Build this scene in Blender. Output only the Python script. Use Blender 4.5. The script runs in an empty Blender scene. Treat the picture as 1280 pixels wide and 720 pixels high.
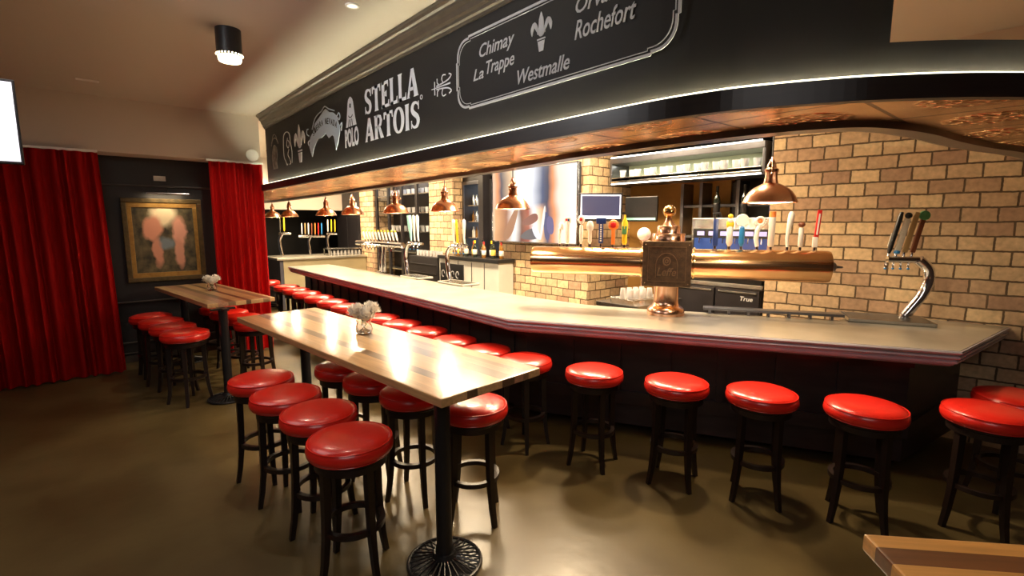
import bpy, bmesh, math, random
from mathutils import Vector, Matrix
random.seed(7)
C = bpy.context.scene.collection
sc = bpy.context.scene
PI = math.pi

# ------------------------------------------------------------------ camera, world, exposure
cam = bpy.data.cameras.new('camera'); co = bpy.data.objects.new('camera', cam); C.objects.link(co)
co.location = (0, 0, 1.93); co.rotation_euler = (math.radians(90-7.5), 0, math.radians(-41.3))
cam.sensor_width = 36; cam.lens = 610/1280*36; cam.clip_start = 0.05
sc.camera = co
w = bpy.data.worlds.new('world'); sc.world = w; w.use_nodes = True
w.node_tree.nodes['Background'].inputs[0].default_value = (0.5, 0.42, 0.36, 1)
w.node_tree.nodes['Background'].inputs[1].default_value = 0.1
sc.view_settings.view_transform = 'Standard'; sc.view_settings.look = 'None'
sc.view_settings.gamma = 1; sc.view_settings.use_curve_mapping = False
sc.view_settings.exposure = 0.0

def lamp(name, kind, loc, energy, color, rot=(0, 0, 0), size=0.1, size_y=None, spot=None, blend=0.5):
    l = bpy.data.lights.new(name, kind); l.energy = energy; l.color = color
    if kind == 'AREA':
        l.size = size
        if size_y: l.shape = 'RECTANGLE'; l.size_y = size_y
    else: l.shadow_soft_size = size
    if kind == 'SPOT': l.spot_size = math.radians(spot or 90); l.spot_blend = blend
    o = bpy.data.objects.new(name, l); C.objects.link(o); o.location = loc; o.rotation_euler = rot
    return o
WARM = (1, 0.77, 0.49); WARMW = (1, 0.86, 0.66)
# added fill light under the ceiling, standing in for unseen room lamps
lamp('room_fill_light', 'AREA', (-1.2, -1.0, 3.4), 60, (1, 0.92, 0.88), size=2.5)
lamp('room_fill_light', 'AREA', (-0.9, 4.2, 3.4), 32, (1, 0.90, 0.86), size=2.0)
# made-up spot, added to lift the lettering on the sign board
lamp('sign_fill_spot', 'SPOT', (-0.4, 3.4, 3.40), 120, (0.95, 0.97, 1), rot=(0, math.radians(-98), 0), size=0.06, spot=112, blend=1.0)
lamp('curtain_fill_spot', 'SPOT', (1.5, 6.9, 3.42), 90, WARMW, rot=(math.radians(25), 0, 0), size=0.05, spot=80, blend=0.9)  # added spot that brightens the red curtain, no known fixture
# ceiling spots over floor and stools
for x, y, e in ((0.6, 0.9, 20), (1.05, 3.0, 26)):
    lamp('ceiling_spot_light', 'SPOT', (x, y, 3.42), e, WARMW, size=0.05, spot=100, blend=0.9)
# lamps over the bar's working side
for x, y, e in ((3.9, 2.0, 300), (4.1, 3.6, 520), (4.1, 5.8, 480), (4.2, 8.2, 420), (4.2, 11.0, 420)):
    lamp('bar_downlight', 'SPOT', (x, y, 3.38), e, WARM, size=0.09, spot=112, blend=1.0)

for x, y, e in ((4.3, 3.0, 75), (4.5, 4.0, 130), (4.4, 6.0, 130), (4.3, 8.6, 130), (4.3, 11.2, 150)):
    lamp('bar_fill_light', 'AREA', (x, y, 3.35), e, WARM, size=0.4)  # extra soft fill added to brighten the bricks behind the bar

# ------------------------------------------------------------------ materials
def mat(name, color, rough=0.5, metal=0.0, spec=0.5, coat=0.0, emit=None, estr=0.0, trans=0.0, noise=None, bump=None, sheen=0.0):
    m = bpy.data.materials.new(name); m.use_nodes = True
    nt = m.node_tree; b = nt.nodes['Principled BSDF']
    b.inputs['Base Color'].default_value = (*color, 1); b.inputs['Roughness'].default_value = rough
    b.inputs['Metallic'].default_value = metal; b.inputs['Specular IOR Level'].default_value = spec
    b.inputs['Coat Weight'].default_value = coat; b.inputs['Coat Roughness'].default_value = 0.08
    b.inputs['Transmission Weight'].default_value = trans
    b.inputs['Sheen Weight'].default_value = sheen
    if emit: b.inputs['Emission Color'].default_value = (*emit, 1); b.inputs['Emission Strength'].default_value = estr
    tc = None
    if noise or bump:
        tc = nt.nodes.new('ShaderNodeTexCoord')
    if noise:                                   # (scale, colour2, (sx,sy,sz))
        mp = nt.nodes.new('ShaderNodeMapping'); mp.inputs['Scale'].default_value = noise[2] if len(noise) > 2 else (1, 1, 1)
        nz = nt.nodes.new('ShaderNodeTexNoise'); nz.inputs['Scale'].default_value = noise[0]; nz.inputs['Detail'].default_value = 6
        mx = nt.nodes.new('ShaderNodeMix'); mx.data_type = 'RGBA'
        cr = nt.nodes.new('ShaderNodeMapRange'); cr.inputs[1].default_value = 0.35; cr.inputs[2].default_value = 0.65
        nt.links.new(tc.outputs['Object'], mp.inputs[0]); nt.links.new(mp.outputs[0], nz.inputs['Vector'])
        nt.links.new(nz.outputs['Fac'], cr.inputs[0]); nt.links.new(cr.outputs[0], mx.inputs[0])
        mx.inputs[6].default_value = (*color, 1); mx.inputs[7].default_value = (*noise[1], 1)
        nt.links.new(mx.outputs[2], b.inputs['Base Color'])
    if bump:                                    # (scale, strength)
        nz = nt.nodes.new('ShaderNodeTexNoise'); nz.inputs['Scale'].default_value = bump[0]; nz.inputs['Detail'].default_value = 4
        bp = nt.nodes.new('ShaderNodeBump'); bp.inputs['Strength'].default_value = bump[1]; bp.inputs['Distance'].default_value = 0.01
        nt.links.new(tc.outputs['Object'], nz.inputs['Vector'])
        nt.links.new(nz.outputs['Fac'], bp.inputs['Height']); nt.links.new(bp.outputs[0], b.inputs['Normal'])
    return m

def brick_mat():
    m = bpy.data.materials.new('buff_brick'); m.use_nodes = True; nt = m.node_tree; N = nt.nodes; L = nt.links
    b = N['Principled BSDF']; b.inputs['Roughness'].default_value = 0.85
    tc = N.new('ShaderNodeTexCoord'); so = N.new('ShaderNodeSeparateXYZ'); sn = N.new('ShaderNodeSeparateXYZ')
    L.new(tc.outputs['Object'], so.inputs[0]); L.new(tc.outputs['Normal'], sn.inputs[0])
    ab = N.new('ShaderNodeMath'); ab.operation = 'ABSOLUTE'; L.new(sn.outputs[0], ab.inputs[0])
    gt = N.new('ShaderNodeMath'); gt.operation = 'GREATER_THAN'; gt.inputs[1].default_value = 0.6; L.new(ab.outputs[0], gt.inputs[0])
    mu = N.new('ShaderNodeMix'); L.new(gt.outputs[0], mu.inputs[0]); L.new(so.outputs[0], mu.inputs[2]); L.new(so.outputs[1], mu.inputs[3])
    cb = N.new('ShaderNodeCombineXYZ'); L.new(mu.outputs[0], cb.inputs[0]); L.new(so.outputs[2], cb.inputs[1])
    # slightly uneven courses
    nzw = N.new('ShaderNodeTexNoise'); nzw.inputs['Scale'].default_value = 5; L.new(tc.outputs['Object'], nzw.inputs['Vector'])
    sb = N.new('ShaderNodeVectorMath'); sb.operation = 'SUBTRACT'; L.new(nzw.outputs['Color'], sb.inputs[0]); sb.inputs[1].default_value = (.5, .5, .5)
    ml = N.new('ShaderNodeVectorMath'); ml.operation = 'SCALE'; ml.inputs['Scale'].default_value = 0.016; L.new(sb.outputs[0], ml.inputs[0])
    ad = N.new('ShaderNodeVectorMath'); ad.operation = 'ADD'; L.new(cb.outputs[0], ad.inputs[0]); L.new(ml.outputs[0], ad.inputs[1])
    nzv = N.new('ShaderNodeTexNoise'); nzv.inputs['Scale'].default_value = 32; L.new(tc.outputs['Object'], nzv.inputs['Vector'])
    sb2 = N.new('ShaderNodeVectorMath'); sb2.operation = 'MULTIPLY_ADD'; L.new(nzv.outputs['Color'], sb2.inputs[0]); sb2.inputs[1].default_value = (.010, .010, 0); L.new(ad.outputs[0], sb2.inputs[2])
    ad = sb2
    def bt(c1, c2, c3):
        t = N.new('ShaderNodeTexBrick'); t.inputs['Scale'].default_value = 1; t.inputs['Brick Width'].default_value = 0.233
        t.inputs['Row Height'].default_value = 0.1235; t.inputs['Mortar Size'].default_value = 0.0085; t.inputs['Mortar Smooth'].default_value = 0.3
        t.offset = 0.47; t.inputs['Bias'].default_value = -0.1
        t.inputs['Color1'].default_value = c1; t.inputs['Color2'].default_value = c2; t.inputs['Mortar'].default_value = c3
        L.new(ad.outputs[0], t.inputs['Vector']); return t
    t = bt((0.68, 0.50, 0.29, 1), (0.36, 0.215, 0.14, 1), (0.12, 0.078, 0.042, 1))
    # grain
    g = N.new('ShaderNodeTexNoise'); g.inputs['Scale'].default_value = 22; g.inputs['Detail'].default_value = 8; L.new(tc.outputs['Object'], g.inputs['Vector'])
    mr = N.new('ShaderNodeMapRange'); mr.inputs[1].default_value = 0.3; mr.inputs[2].default_value = 0.7; mr.inputs[3].default_value = 0.78; mr.inputs[4].default_value = 1.15
    L.new(g.outputs['Fac'], mr.inputs[0])
    mx = N.new('ShaderNodeVectorMath'); mx.operation = 'SCALE'; L.new(t.outputs['Color'], mx.inputs[0]); L.new(mr.outputs[0], mx.inputs['Scale'])
    L.new(mx.outputs[0], b.inputs['Base Color'])
    iv = N.new('ShaderNodeMath'); iv.operation = 'MULTIPLY_ADD'; iv.inputs[1].default_value = -1; iv.inputs[2].default_value = 1; L.new(t.outputs['Fac'], iv.inputs[0])
    hh = N.new('ShaderNodeMath'); hh.operation = 'MULTIPLY_ADD'; hh.inputs[1].default_value = 0.25; L.new(g.outputs['Fac'], hh.inputs[0]); L.new(iv.outputs[0], hh.inputs[2])
    bp = N.new('ShaderNodeBump'); bp.inputs['Strength'].default_value = 0.8; bp.inputs['Distance'].default_value = 0.008
    L.new(hh.outputs[0], bp.inputs['Height']); L.new(bp.outputs[0], b.inputs['Normal'])
    return m

def plank_mat(name, stops, rough=0.28):
    """stripes across local X (tabletop boards), colours from stops [(x, colour)]"""
    m = bpy.data.materials.new(name); m.use_nodes = True; nt = m.node_tree; N = nt.nodes; L = nt.links
    b = N['Principled BSDF']; b.inputs['Roughness'].default_value = rough; b.inputs['Coat Weight'].default_value = 0.8; b.inputs['Coat Roughness'].default_value = 0.17
    tc = N.new('ShaderNodeTexCoord'); so = N.new('ShaderNodeSeparateXYZ'); L.new(tc.outputs['Object'], so.inputs[0])
    mr = N.new('ShaderNodeMapRange'); mr.inputs[1].default_value = -0.37; mr.inputs[2].default_value = 0.37; L.new(so.outputs[0], mr.inputs[0])
    cr = N.new('ShaderNodeValToRGB'); cr.color_ramp.interpolation = 'CONSTANT'; L.new(mr.outputs[0], cr.inputs[0])
    e = cr.color_ramp.elements; e[0].position = 0; e[0].color = (*stops[0][1], 1); e[1].position = stops[1][0]; e[1].color = (*stops[1][1], 1)
    for p, c in stops[2:]: q = e.new(p); q.color = (*c, 1)
    mp = N.new('ShaderNodeMapping'); mp.inputs['Scale'].default_value = (30, 1.6, 30); L.new(tc.outputs['Object'], mp.inputs[0])
    nz = N.new('ShaderNodeTexNoise'); nz.inputs['Scale'].default_value = 2; nz.inputs['Detail'].default_value = 6; L.new(mp.outputs[0], nz.inputs['Vector'])
    m2 = N.new('ShaderNodeMapRange'); m2.inputs[1].default_value = 0.3; m2.inputs[2].default_value = 0.7; m2.inputs[3].default_value = 0.78; m2.inputs[4].default_value = 1.15
    L.new(nz.outputs['Fac'], m2.inputs[0])
    sc_ = N.new('ShaderNodeVectorMath'); sc_.operation = 'SCALE'; L.new(cr.outputs[0], sc_.inputs[0]); L.new(m2.outputs[0], sc_.inputs['Scale'])
    L.new(sc_.outputs[0], b.inputs['Base Color'])
    return m

def copper_tin_mat():
    m = bpy.data.materials.new('pressed_copper_tile'); m.use_nodes = True; nt = m.node_tree; N = nt.nodes; L = nt.links
    b = N['Principled BSDF']; b.inputs['Metallic'].default_value = 0.9; b.inputs['Roughness'].default_value = 0.27
    tc = N.new('ShaderNodeTexCoord')
    nz = N.new('ShaderNodeTexNoise'); nz.inputs['Scale'].default_value = 3; nz.inputs['Detail'].default_value = 3; L.new(tc.outputs['Object'], nz.inputs['Vector'])
    cr = N.new('ShaderNodeValToRGB'); cr.color_ramp.elements[0].color = (0.66, 0.38, 0.18, 1); cr.color_ramp.elements[1].color = (0.90, 0.62, 0.34, 1)
    cr.color_ramp.elements[0].position = 0.3; cr.color_ramp.elements[1].position = 0.7
    L.new(nz.outputs['Fac'], cr.inputs[0])
    # 0.6 m square tiles, dark seams, raised ring and leafy medallion
    t = N.new('ShaderNodeTexBrick'); t.offset = 0; t.inputs['Scale'].default_value = 1; t.inputs['Brick Width'].default_value = 0.61; t.inputs['Row Height'].default_value = 0.61
    t.inputs['Mortar Size'].default_value = 0.010; t.inputs['Mortar Smooth'].default_value = 0.2; L.new(tc.outputs['Object'], t.inputs['Vector'])
    mc = N.new('ShaderNodeMix'); mc.data_type = 'RGBA'; L.new(t.outputs['Fac'], mc.inputs[0]); L.new(cr.outputs[0], mc.inputs[6]); mc.inputs[7].default_value = (.12, .05, .02, 1)
    L.new(mc.outputs[2], b.inputs['Base Color'])
    fr = N.new('ShaderNodeVectorMath'); fr.operation = 'MODULO'; L.new(tc.outputs['Object'], fr.inputs[0]); fr.inputs[1].default_value = (0.61, 0.61, 1)
    sb = N.new('ShaderNodeVectorMath'); sb.operation = 'SUBTRACT'; L.new(fr.outputs[0], sb.inputs[0]); sb.inputs[1].default_value = (0.305, 0.305, 0)
    ms = N.new('ShaderNodeVectorMath'); ms.operation = 'MULTIPLY'; L.new(sb.outputs[0], ms.inputs[0]); ms.inputs[1].default_value = (1, 1, 0)
    ln = N.new('ShaderNodeVectorMath'); ln.operation = 'LENGTH'; L.new(ms.outputs[0], ln.inputs[0])
    mk = N.new('ShaderNodeMapRange'); mk.inputs[1].default_value = 0.20; mk.inputs[2].default_value = 0.15; L.new(ln.outputs['Value'], mk.inputs[0])
    vo = N.new('ShaderNodeTexVoronoi'); vo.inputs['Scale'].default_value = 22; L.new(tc.outputs['Object'], vo.inputs['Vector'])
    m1 = N.new('ShaderNodeMath'); m1.operation = 'MULTIPLY'; L.new(mk.outputs[0], m1.inputs[0]); L.new(vo.outputs['Distance'], m1.inputs[1])
    rg = N.new('ShaderNodeMath'); rg.operation = 'COMPARE'; rg.inputs[1].default_value = 0.245; rg.inputs[2].default_value = 0.01; L.new(ln.outputs['Value'], rg.inputs[0])
    m3 = N.new('ShaderNodeMath'); m3.operation = 'MULTIPLY_ADD'; m3.inputs[1].default_value = 0.4; L.new(rg.outputs[0], m3.inputs[0]); L.new(m1.outputs[0], m3.inputs[2])
    m4 = N.new('ShaderNodeMath'); m4.operation = 'MULTIPLY_ADD'; m4.inputs[1].default_value = -0.6; L.new(t.outputs['Fac'], m4.inputs[0]); L.new(m3.outputs[0], m4.inputs[2])
    bp = N.new('ShaderNodeBump'); bp.inputs['Strength'].default_value = 0.9; bp.inputs['Distance'].default_value = 0.05
    L.new(m4.outputs[0], bp.inputs['Height']); L.new(bp.outputs[0], b.inputs['Normal'])
    return m

def screen_mat():
    """television picture: pale figure shapes between orange bars, seen over-bright"""
    m = bpy.data.materials.new('television_picture'); m.use_nodes = True; nt = m.node_tree; N = nt.nodes; L = nt.links
    b = N['Principled BSDF']; b.inputs['Base Color'].default_value = (.02, .02, .02, 1); b.inputs['Roughness'].default_value = .3
    tc = N.new('ShaderNodeTexCoord'); so = N.new('ShaderNodeSeparateXYZ')
    nz = N.new('ShaderNodeTexNoise'); nz.inputs['Scale'].default_value = 2.6; nz.inputs['Detail'].default_value = 2
    L.new(tc.outputs['Generated'], nz.inputs['Vector'])
    mxv = N.new('ShaderNodeMix'); mxv.data_type = 'VECTOR'; mxv.inputs[0].default_value = 0.07
    L.new(tc.outputs['Generated'], mxv.inputs[4]); L.new(nz.outputs['Color'], mxv.inputs[5]); L.new(mxv.outputs[1], so.inputs[0])
    fl = N.new('ShaderNodeMath'); fl.operation = 'SUBTRACT'; fl.inputs[0].default_value = 1; L.new(so.outputs[1], fl.inputs[1])
    def ramp(st):
        r = N.new('ShaderNodeValToRGB'); e = r.color_ramp.elements
        e[0].position = st[0][0]; e[0].color = (*st[0][1], 1); e[1].position = st[1][0]; e[1].color = (*st[1][1], 1)
        for p, c in st[2:]: q = e.new(p); q.color = (*c, 1)
        L.new(fl.outputs[0], r.inputs[0]); return r
    OR = (.85, .30, .12); PK = (.95, .78, .66); WH = (1, .97, .93); DB = (.02, .035, .09); SK = (.9, .5, .26)
    up = ramp([(0, PK), (.09, OR), (.14, DB), (.26, (.75, .5, .3)), (.34, WH), (.5, (.9, .93, 1)), (.62, (.05, .09, .2)), (.68, (.03, .04, .09)), (.73, OR), (.79, PK), (1, WH)])
    lo = ramp([(0, PK), (.07, (.75, .36, .16)), (.20, (.30, .10, .05)), (.30, WH), (.38, (.12, .02, .02)), (.47, (.35, .06, .04)), (.54, WH), (.62, SK), (.68, (.03, .04, .12)), (.74, OR), (.80, PK), (1, WH)])
    st = N.new('ShaderNodeMapRange'); st.inputs[1].default_value = 0.44; st.inputs[2].default_value = 0.52; L.new(so.outputs[2], st.inputs[0])
    mx = N.new('ShaderNodeMix'); mx.data_type = 'RGBA'; L.new(st.outputs[0], mx.inputs[0]); L.new(lo.outputs[0], mx.inputs[6]); L.new(up.outputs[0], mx.inputs[7])
    L.new(mx.outputs[2], b.inputs['Emission Color']); b.inputs['Emission Strength'].default_value = 1.15
    return m

def painting_mat():
    """generic old-master-like landscape: dark foliage, cream sky, pond, two pale rosy trunks"""
    m = bpy.data.materials.new('painted_canvas'); m.use_nodes = True; nt = m.node_tree; N = nt.nodes; L = nt.links
    b = N['Principled BSDF']; b.inputs['Roughness'].default_value = .45
    tc = N.new('ShaderNodeTexCoord')
    nz = N.new('ShaderNodeTexNoise'); nz.inputs['Scale'].default_value = 7; nz.inputs['Detail'].default_value = 6; L.new(tc.outputs['Generated'], nz.inputs['Vector'])
    cr = N.new('ShaderNodeValToRGB'); cr.color_ramp.elements[0].color = (.022, .018, .008, 1); cr.color_ramp.elements[1].color = (.14, .11, .05, 1)
    cr.color_ramp.elements[0].position = .35; cr.color_ramp.elements[1].position = .7; L.new(nz.outputs['Fac'], cr.inputs[0])
    last = cr.outputs[0]
    dst = N.new('ShaderNodeMix'); dst.data_type = 'VECTOR'; dst.inputs[0].default_value = .12; L.new(tc.outputs['Generated'], dst.inputs[4]); L.new(nz.outputs['Color'], dst.inputs[5])
    def blob(cx, cz, rx, rz, col, soft=.5, tilt=0):
        nonlocal last
        mp = N.new('ShaderNodeMapping'); mp.vector_type = 'TEXTURE'
        mp.inputs['Location'].default_value = (cx, .5, cz); mp.inputs['Scale'].default_value = (rx, 100, rz); mp.inputs['Rotation'].default_value = (0, tilt, 0)
        L.new(dst.outputs[1], mp.inputs[0])
        ln = N.new('ShaderNodeVectorMath'); ln.operation = 'LENGTH'; L.new(mp.outputs[0], ln.inputs[0])
        mr = N.new('ShaderNodeMapRange'); mr.inputs[1].default_value = 1; mr.inputs[2].default_value = 1-soft; L.new(ln.outputs['Value'], mr.inputs[0])
        mx = N.new('ShaderNodeMix'); mx.data_type = 'RGBA'; L.new(mr.outputs[0], mx.inputs[0]); L.new(last, mx.inputs[6]); mx.inputs[7].default_value = (*col, 1)
        last = mx.outputs[2]
    blob(.5, .84, .24, .2, (.75, .62, .4)); blob(.5, .45, .2, .1, (.16, .2, .22))
    blob(.33, .66, .16, .2, (.62, .27, .17), .35, .35); blob(.38, .34, .09, .25, (.55, .24, .15), .4, -.1)
    blob(.72, .62, .12, .24, (.66, .32, .22), .35); blob(.70, .32, .08, .24, (.56, .26, .17), .4)
    L.new(last, b.inputs['Base Color'])
    return m

def steel_mat(name='brushed_steel', col=(0.62, 0.62, 0.60), rough=0.25): return mat(name, col, rough, 1.0)

M = dict(
 brick=brick_mat(), copper_tin=copper_tin_mat(), screen=screen_mat(), painting=painting_mat(),
 ceiling=mat('ceiling_paint', (0.54, 0.48, 0.41), 0.8, bump=(60, .05)),
 plaster=mat('cream_plaster', (0.62, 0.53, 0.45), 0.85, bump=(40, .05)),
 floor=mat('polished_concrete', (0.066, 0.044, 0.016), 0.29, spec=0.45, noise=(1.3, (0.100, 0.072, 0.028)), bump=(9, .12)),
 black_wall=mat('black_wall_paint', (0.012, 0.011, 0.012), 0.45, bump=(30, .1)),
 near_wall=mat('dark_far_wall', (0.05, 0.03, 0.025), 0.8, bump=(30, .1)),
 sign_board=mat('sign_board_black', (0.018, 0.016, 0.017), 0.6, spec=0.3, noise=(2, (0.02, 0.018, 0.017))),
 band=mat('ledge_band_dark', (0.014, 0.010, 0.010), 0.34, noise=(6, (0.02, 0.014, 0.012), (1, 1, 8))),
 crown=mat('bronze_crown', (0.06, 0.045, 0.035), 0.35, noise=(10, (0.08, 0.06, 0.045))),
 led=mat('led_strip', (1, 1, .9), 0.5, emit=(1, 0.95, 0.66), estr=3.2, noise=None), led_hot=mat('led_strip_hot', (1, 1, .9), 0.5, emit=(1, 0.95, 0.66), estr=150),
 white_letter=mat('white_letter_paint', (0.90, 0.91, 0.95), 0.5, noise=(40, (0.85, 0.86, 0.9))),
 grey_letter=mat('grey_letter_paint', (0.66, 0.66, 0.68), 0.5, noise=(40, (0.6, 0.6, 0.62))),
 blue_letter=mat('pale_blue_letter_paint', (0.68, 0.80, 0.92), 0.5, noise=(40, (0.62, 0.74, 0.88))),
 faint_letter=mat('faded_letter_paint', (0.38, 0.34, 0.30), 0.6, noise=(12, (0.12, 0.10, 0.09))),
 red_vinyl=mat('red_vinyl', (0.68, 0.020, 0.011), 0.28, coat=0.3, noise=(3, (0.62, 0.018, 0.011)), bump=(25, .12)),
 black_wood=mat('black_stool_wood', (0.010, 0.005, 0.004), 0.35, noise=(8, (0.016, 0.008, 0.006), (1, 1, .2))),
 black_iron=mat('black_cast_iron', (0.012, 0.011, 0.012), 0.32, bump=(60, .15)),
 zinc=mat('zinc_counter', (0.64, 0.60, 0.52), 0.30, 0.7, noise=(3, (0.52, 0.49, 0.41), (1, 1, 1)), bump=(14, .08)),
 zinc_edge=mat('pewter_edge_moulding', (0.52, 0.49, 0.54), 0.45, 0.25, noise=(6, (0.44, 0.41, 0.46))),
 bar_wood=mat('dark_bar_panel', (0.022, 0.012, 0.013), 0.35, noise=(3, (0.034, 0.02, 0.02), (1, 1, 5))),
 curtain=mat('red_velvet', (0.60, 0.007, 0.006), 0.7, spec=0.2, noise=(14, (0.48, 0.005, 0.005), (6, 1, .5))),
 gold_frame=mat('bronze_picture_frame', (0.07, 0.05, 0.02), 0.4, 0.5, noise=(15, (0.12, 0.08, 0.03)), bump=(40, .3)),
 gold_liner=mat('gilt_liner', (0.42, 0.24, 0.06), 0.4, 0.5, noise=(15, (0.3, 0.16, 0.04))),
 copper=mat('polished_copper', (0.92, 0.56, 0.28), 0.19, 1.0, noise=(8, (0.88, 0.51, 0.25))), shade_copper=mat('brushed_shade_copper', (0.80, 0.42, 0.26), 0.24, 1.0, noise=(8, (0.75, 0.37, 0.22))),
 brass=mat('polished_brass', (0.86, 0.58, 0.24), 0.17, 1.0, noise=(8, (0.8, 0.52, 0.2))),
 rose_copper=mat('rose_copper', (0.84, 0.52, 0.36), 0.22, 1.0, noise=(8, (0.8, 0.46, 0.3))),
 pewter=mat('aged_pewter_plate', (0.14, 0.085, 0.05), 0.42, 0.8, noise=(30, (0.08, 0.05, 0.03)), bump=(120, .3)),
 pewter_light=mat('raised_pewter', (0.42, 0.28, 0.17), 0.35, 0.9, noise=(30, (0.36, 0.22, 0.12))),
 chrome=mat('chrome', (0.88, 0.88, 0.90), 0.07, 1.0),
 steel=steel_mat(), dark_steel=mat('dark_steel', (0.16, 0.16, 0.18), 0.3, 0.9, noise=(5, (0.2, 0.2, 0.22))),
 black_plastic=mat('black_plastic', (0.012, 0.012, 0.013), 0.3, noise=(20, (0.016, 0.016, 0.018))),
 black_frame=mat('black_joinery', (0.014, 0.012, 0.014), 0.4, noise=(5, (0.02, 0.017, 0.02))),
 ochre=mat('ochre_wall', (0.30, 0.15, 0.03), 0.8, noise=(4, (0.24, 0.12, 0.025))),
 white_plastic=mat('white_plastic', (0.82, 0.80, 0.76), 0.35, noise=(10, (0.78, 0.76, 0.72))),
 yellow=mat('yellow_enamel', (0.85, 0.60, 0.03), 0.3, noise=(10, (0.8, 0.55, 0.03))),
 orange=mat('orange_enamel', (0.85, 0.25, 0.05), 0.3, noise=(10, (0.8, 0.2, 0.04))),
 navy=mat('navy_enamel', (0.02, 0.05, 0.22), 0.3, noise=(10, (0.02, 0.04, 0.18))),
 blue=mat('blue_enamel', (0.03, 0.25, 0.62), 0.3, noise=(10, (0.03, 0.2, 0.55))),
 cyan=mat('pale_cyan_enamel', (0.35, 0.72, 0.72), 0.3, noise=(10, (0.3, 0.65, 0.66))),
 red=mat('red_enamel', (0.70, 0.02, 0.02), 0.3, noise=(10, (0.6, 0.02, 0.02))),
 green=mat('green_enamel', (0.10, 0.30, 0.13), 0.3, noise=(10, (0.08, 0.24, 0.1))),
 brown_wood=mat('brown_handle_wood', (0.20, 0.065, 0.03), 0.4, noise=(12, (0.14, 0.04, 0.02), (1, 1, .2))),
 tan_wood=mat('tan_handle_wood', (0.42, 0.28, 0.12), 0.4, noise=(12, (0.34, 0.22, 0.09), (1, 1, .2))),
 bulb=mat('lit_bulb', (1, 1, 1), 0.4, emit=(1, 0.86, 0.6), estr=45),
 shade_in=mat('white_shade_lining', (0.9, 0.87, 0.8), 0.5),
 lamp_diffuser=mat('can_lamp_diffuser', (1, 1, 1), 0.5, emit=(1, 0.84, 0.5), estr=9),
 spot_lens=mat('recessed_lens', (1, 1, 1), 0.5, emit=(1, 0.9, 0.75), estr=1.2),
 white_screen=mat('blank_white_screen', (.8, .8, .85), 0.3, emit=(0.80, 0.79, 0.88), estr=1.0),
 pos_screen=mat('navy_screen', (.02, .02, .03), 0.2, emit=(0.045, 0.05, 0.12), estr=1.0),
 pos_border=mat('lit_screen_border', (.5, .5, .6), 0.3, emit=(0.75, 0.82, 1.0), estr=1.2),
 blue_glow=mat('blue_display', (.02, .05, .2), 0.2, emit=(0.10, 0.14, 0.42), estr=0.2),
 lilac_glow=mat('lilac_display', (.3, .3, .6), 0.2, emit=(0.45, 0.45, 0.9), estr=0.6),
 cool_light=mat('fridge_light', (.9, .95, 1), 0.4, emit=(0.85, 0.92, 1.0), estr=1.8),
 tube=mat('lit_tube', (1, 1, 1), 0.4, emit=(1, 0.96, 0.84), estr=6),
 shelf_green=mat('pale_green_backing', (0.52, 0.56, 0.36), 0.4, noise=(3, (0.46, 0.5, 0.32))),
 glass=mat('clear_glass', (0.97, 0.98, 0.98), 0.02, trans=1.0),
 frosty=mat('milky_glass', (0.86, 0.86, 0.88), 0.12, trans=0.55),
 water=mat('water', (0.95, 0.98, 0.96), 0.0, trans=1.0),
 petal=mat('white_petals', (0.97, 0.94, 0.88), 0.8, noise=(20, (0.95, 0.88, 0.78))),
 stem=mat('green_stem', (0.06, 0.10, 0.03), 0.6, noise=(20, (0.04, 0.07, 0.02))),
 bottle_dark=mat('dark_bottle_glass', (0.012, 0.016, 0.012), 0.08, coat=.4, noise=(5, (0.016, 0.02, 0.014))),
 bottle_amber=mat('amber_bottle_glass', (0.20, 0.09, 0.015), 0.08, coat=.4, noise=(5, (0.16, 0.07, 0.012))),
 label_white=mat('white_label', (0.75, 0.72, 0.64), 0.6, noise=(30, (0.68, 0.64, 0.56))),
 label_yellow=mat('yellow_label', (0.75, 0.55, 0.10), 0.6, noise=(30, (0.68, 0.48, 0.08))),
 foil_red=mat('red_foil', (0.4, 0.03, 0.03), 0.35, noise=(30, (0.35, 0.02, 0.02))),
 grey_panel=mat('grey_counter_panel', (0.10, 0.10, 0.13), 0.4, noise=(3, (0.13, 0.13, 0.16))),
 cream_panel=mat('cream_counter_panel', (0.55, 0.47, 0.28), 0.5, noise=(3, (0.5, 0.42, 0.25))),
 white_metal=mat('white_enamelled_metal', (0.7, 0.68, 0.62), 0.35, noise=(3, (0.62, 0.6, 0.55))),
 wood_trim=mat('dark_moulding', (0.05, 0.042, 0.036), 0.3, noise=(6, (0.065, 0.055, 0.045))),
 frame_steel=mat('silver_bezel', (0.5, 0.5, 0.52), 0.25, 1.0),
)
TAN = (0.56, 0.345, 0.16); TAN2 = (0.48, 0.29, 0.13); DK = (0.115, 0.065, 0.035); PKW = (0.42, 0.22, 0.13); BR = (0.22, 0.13, 0.065)
M['planks'] = plank_mat('striped_table_boards', [(0, TAN2), (.09, TAN), (.22, DK), (.32, TAN), (.57, DK), (.70, PKW), (.80, BR), (.86, TAN)])
M['planks_light'] = plank_mat('oiled_table_boards', [(0, TAN), (.16, PKW), (.30, BR), (.40, TAN), (.55, DK), (.62, TAN2), (.80, BR), (.90, TAN)], 0.4)
M['planks_gold'] = plank_mat('golden_table_boards', [(0, (.55, .27, .07)), (.078, (.13, .045, .012)), (.165, (.52, .26, .07)), (.42, (.17, .06, .016)), (.55, (.52, .27, .07))], 0.45)

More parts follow.
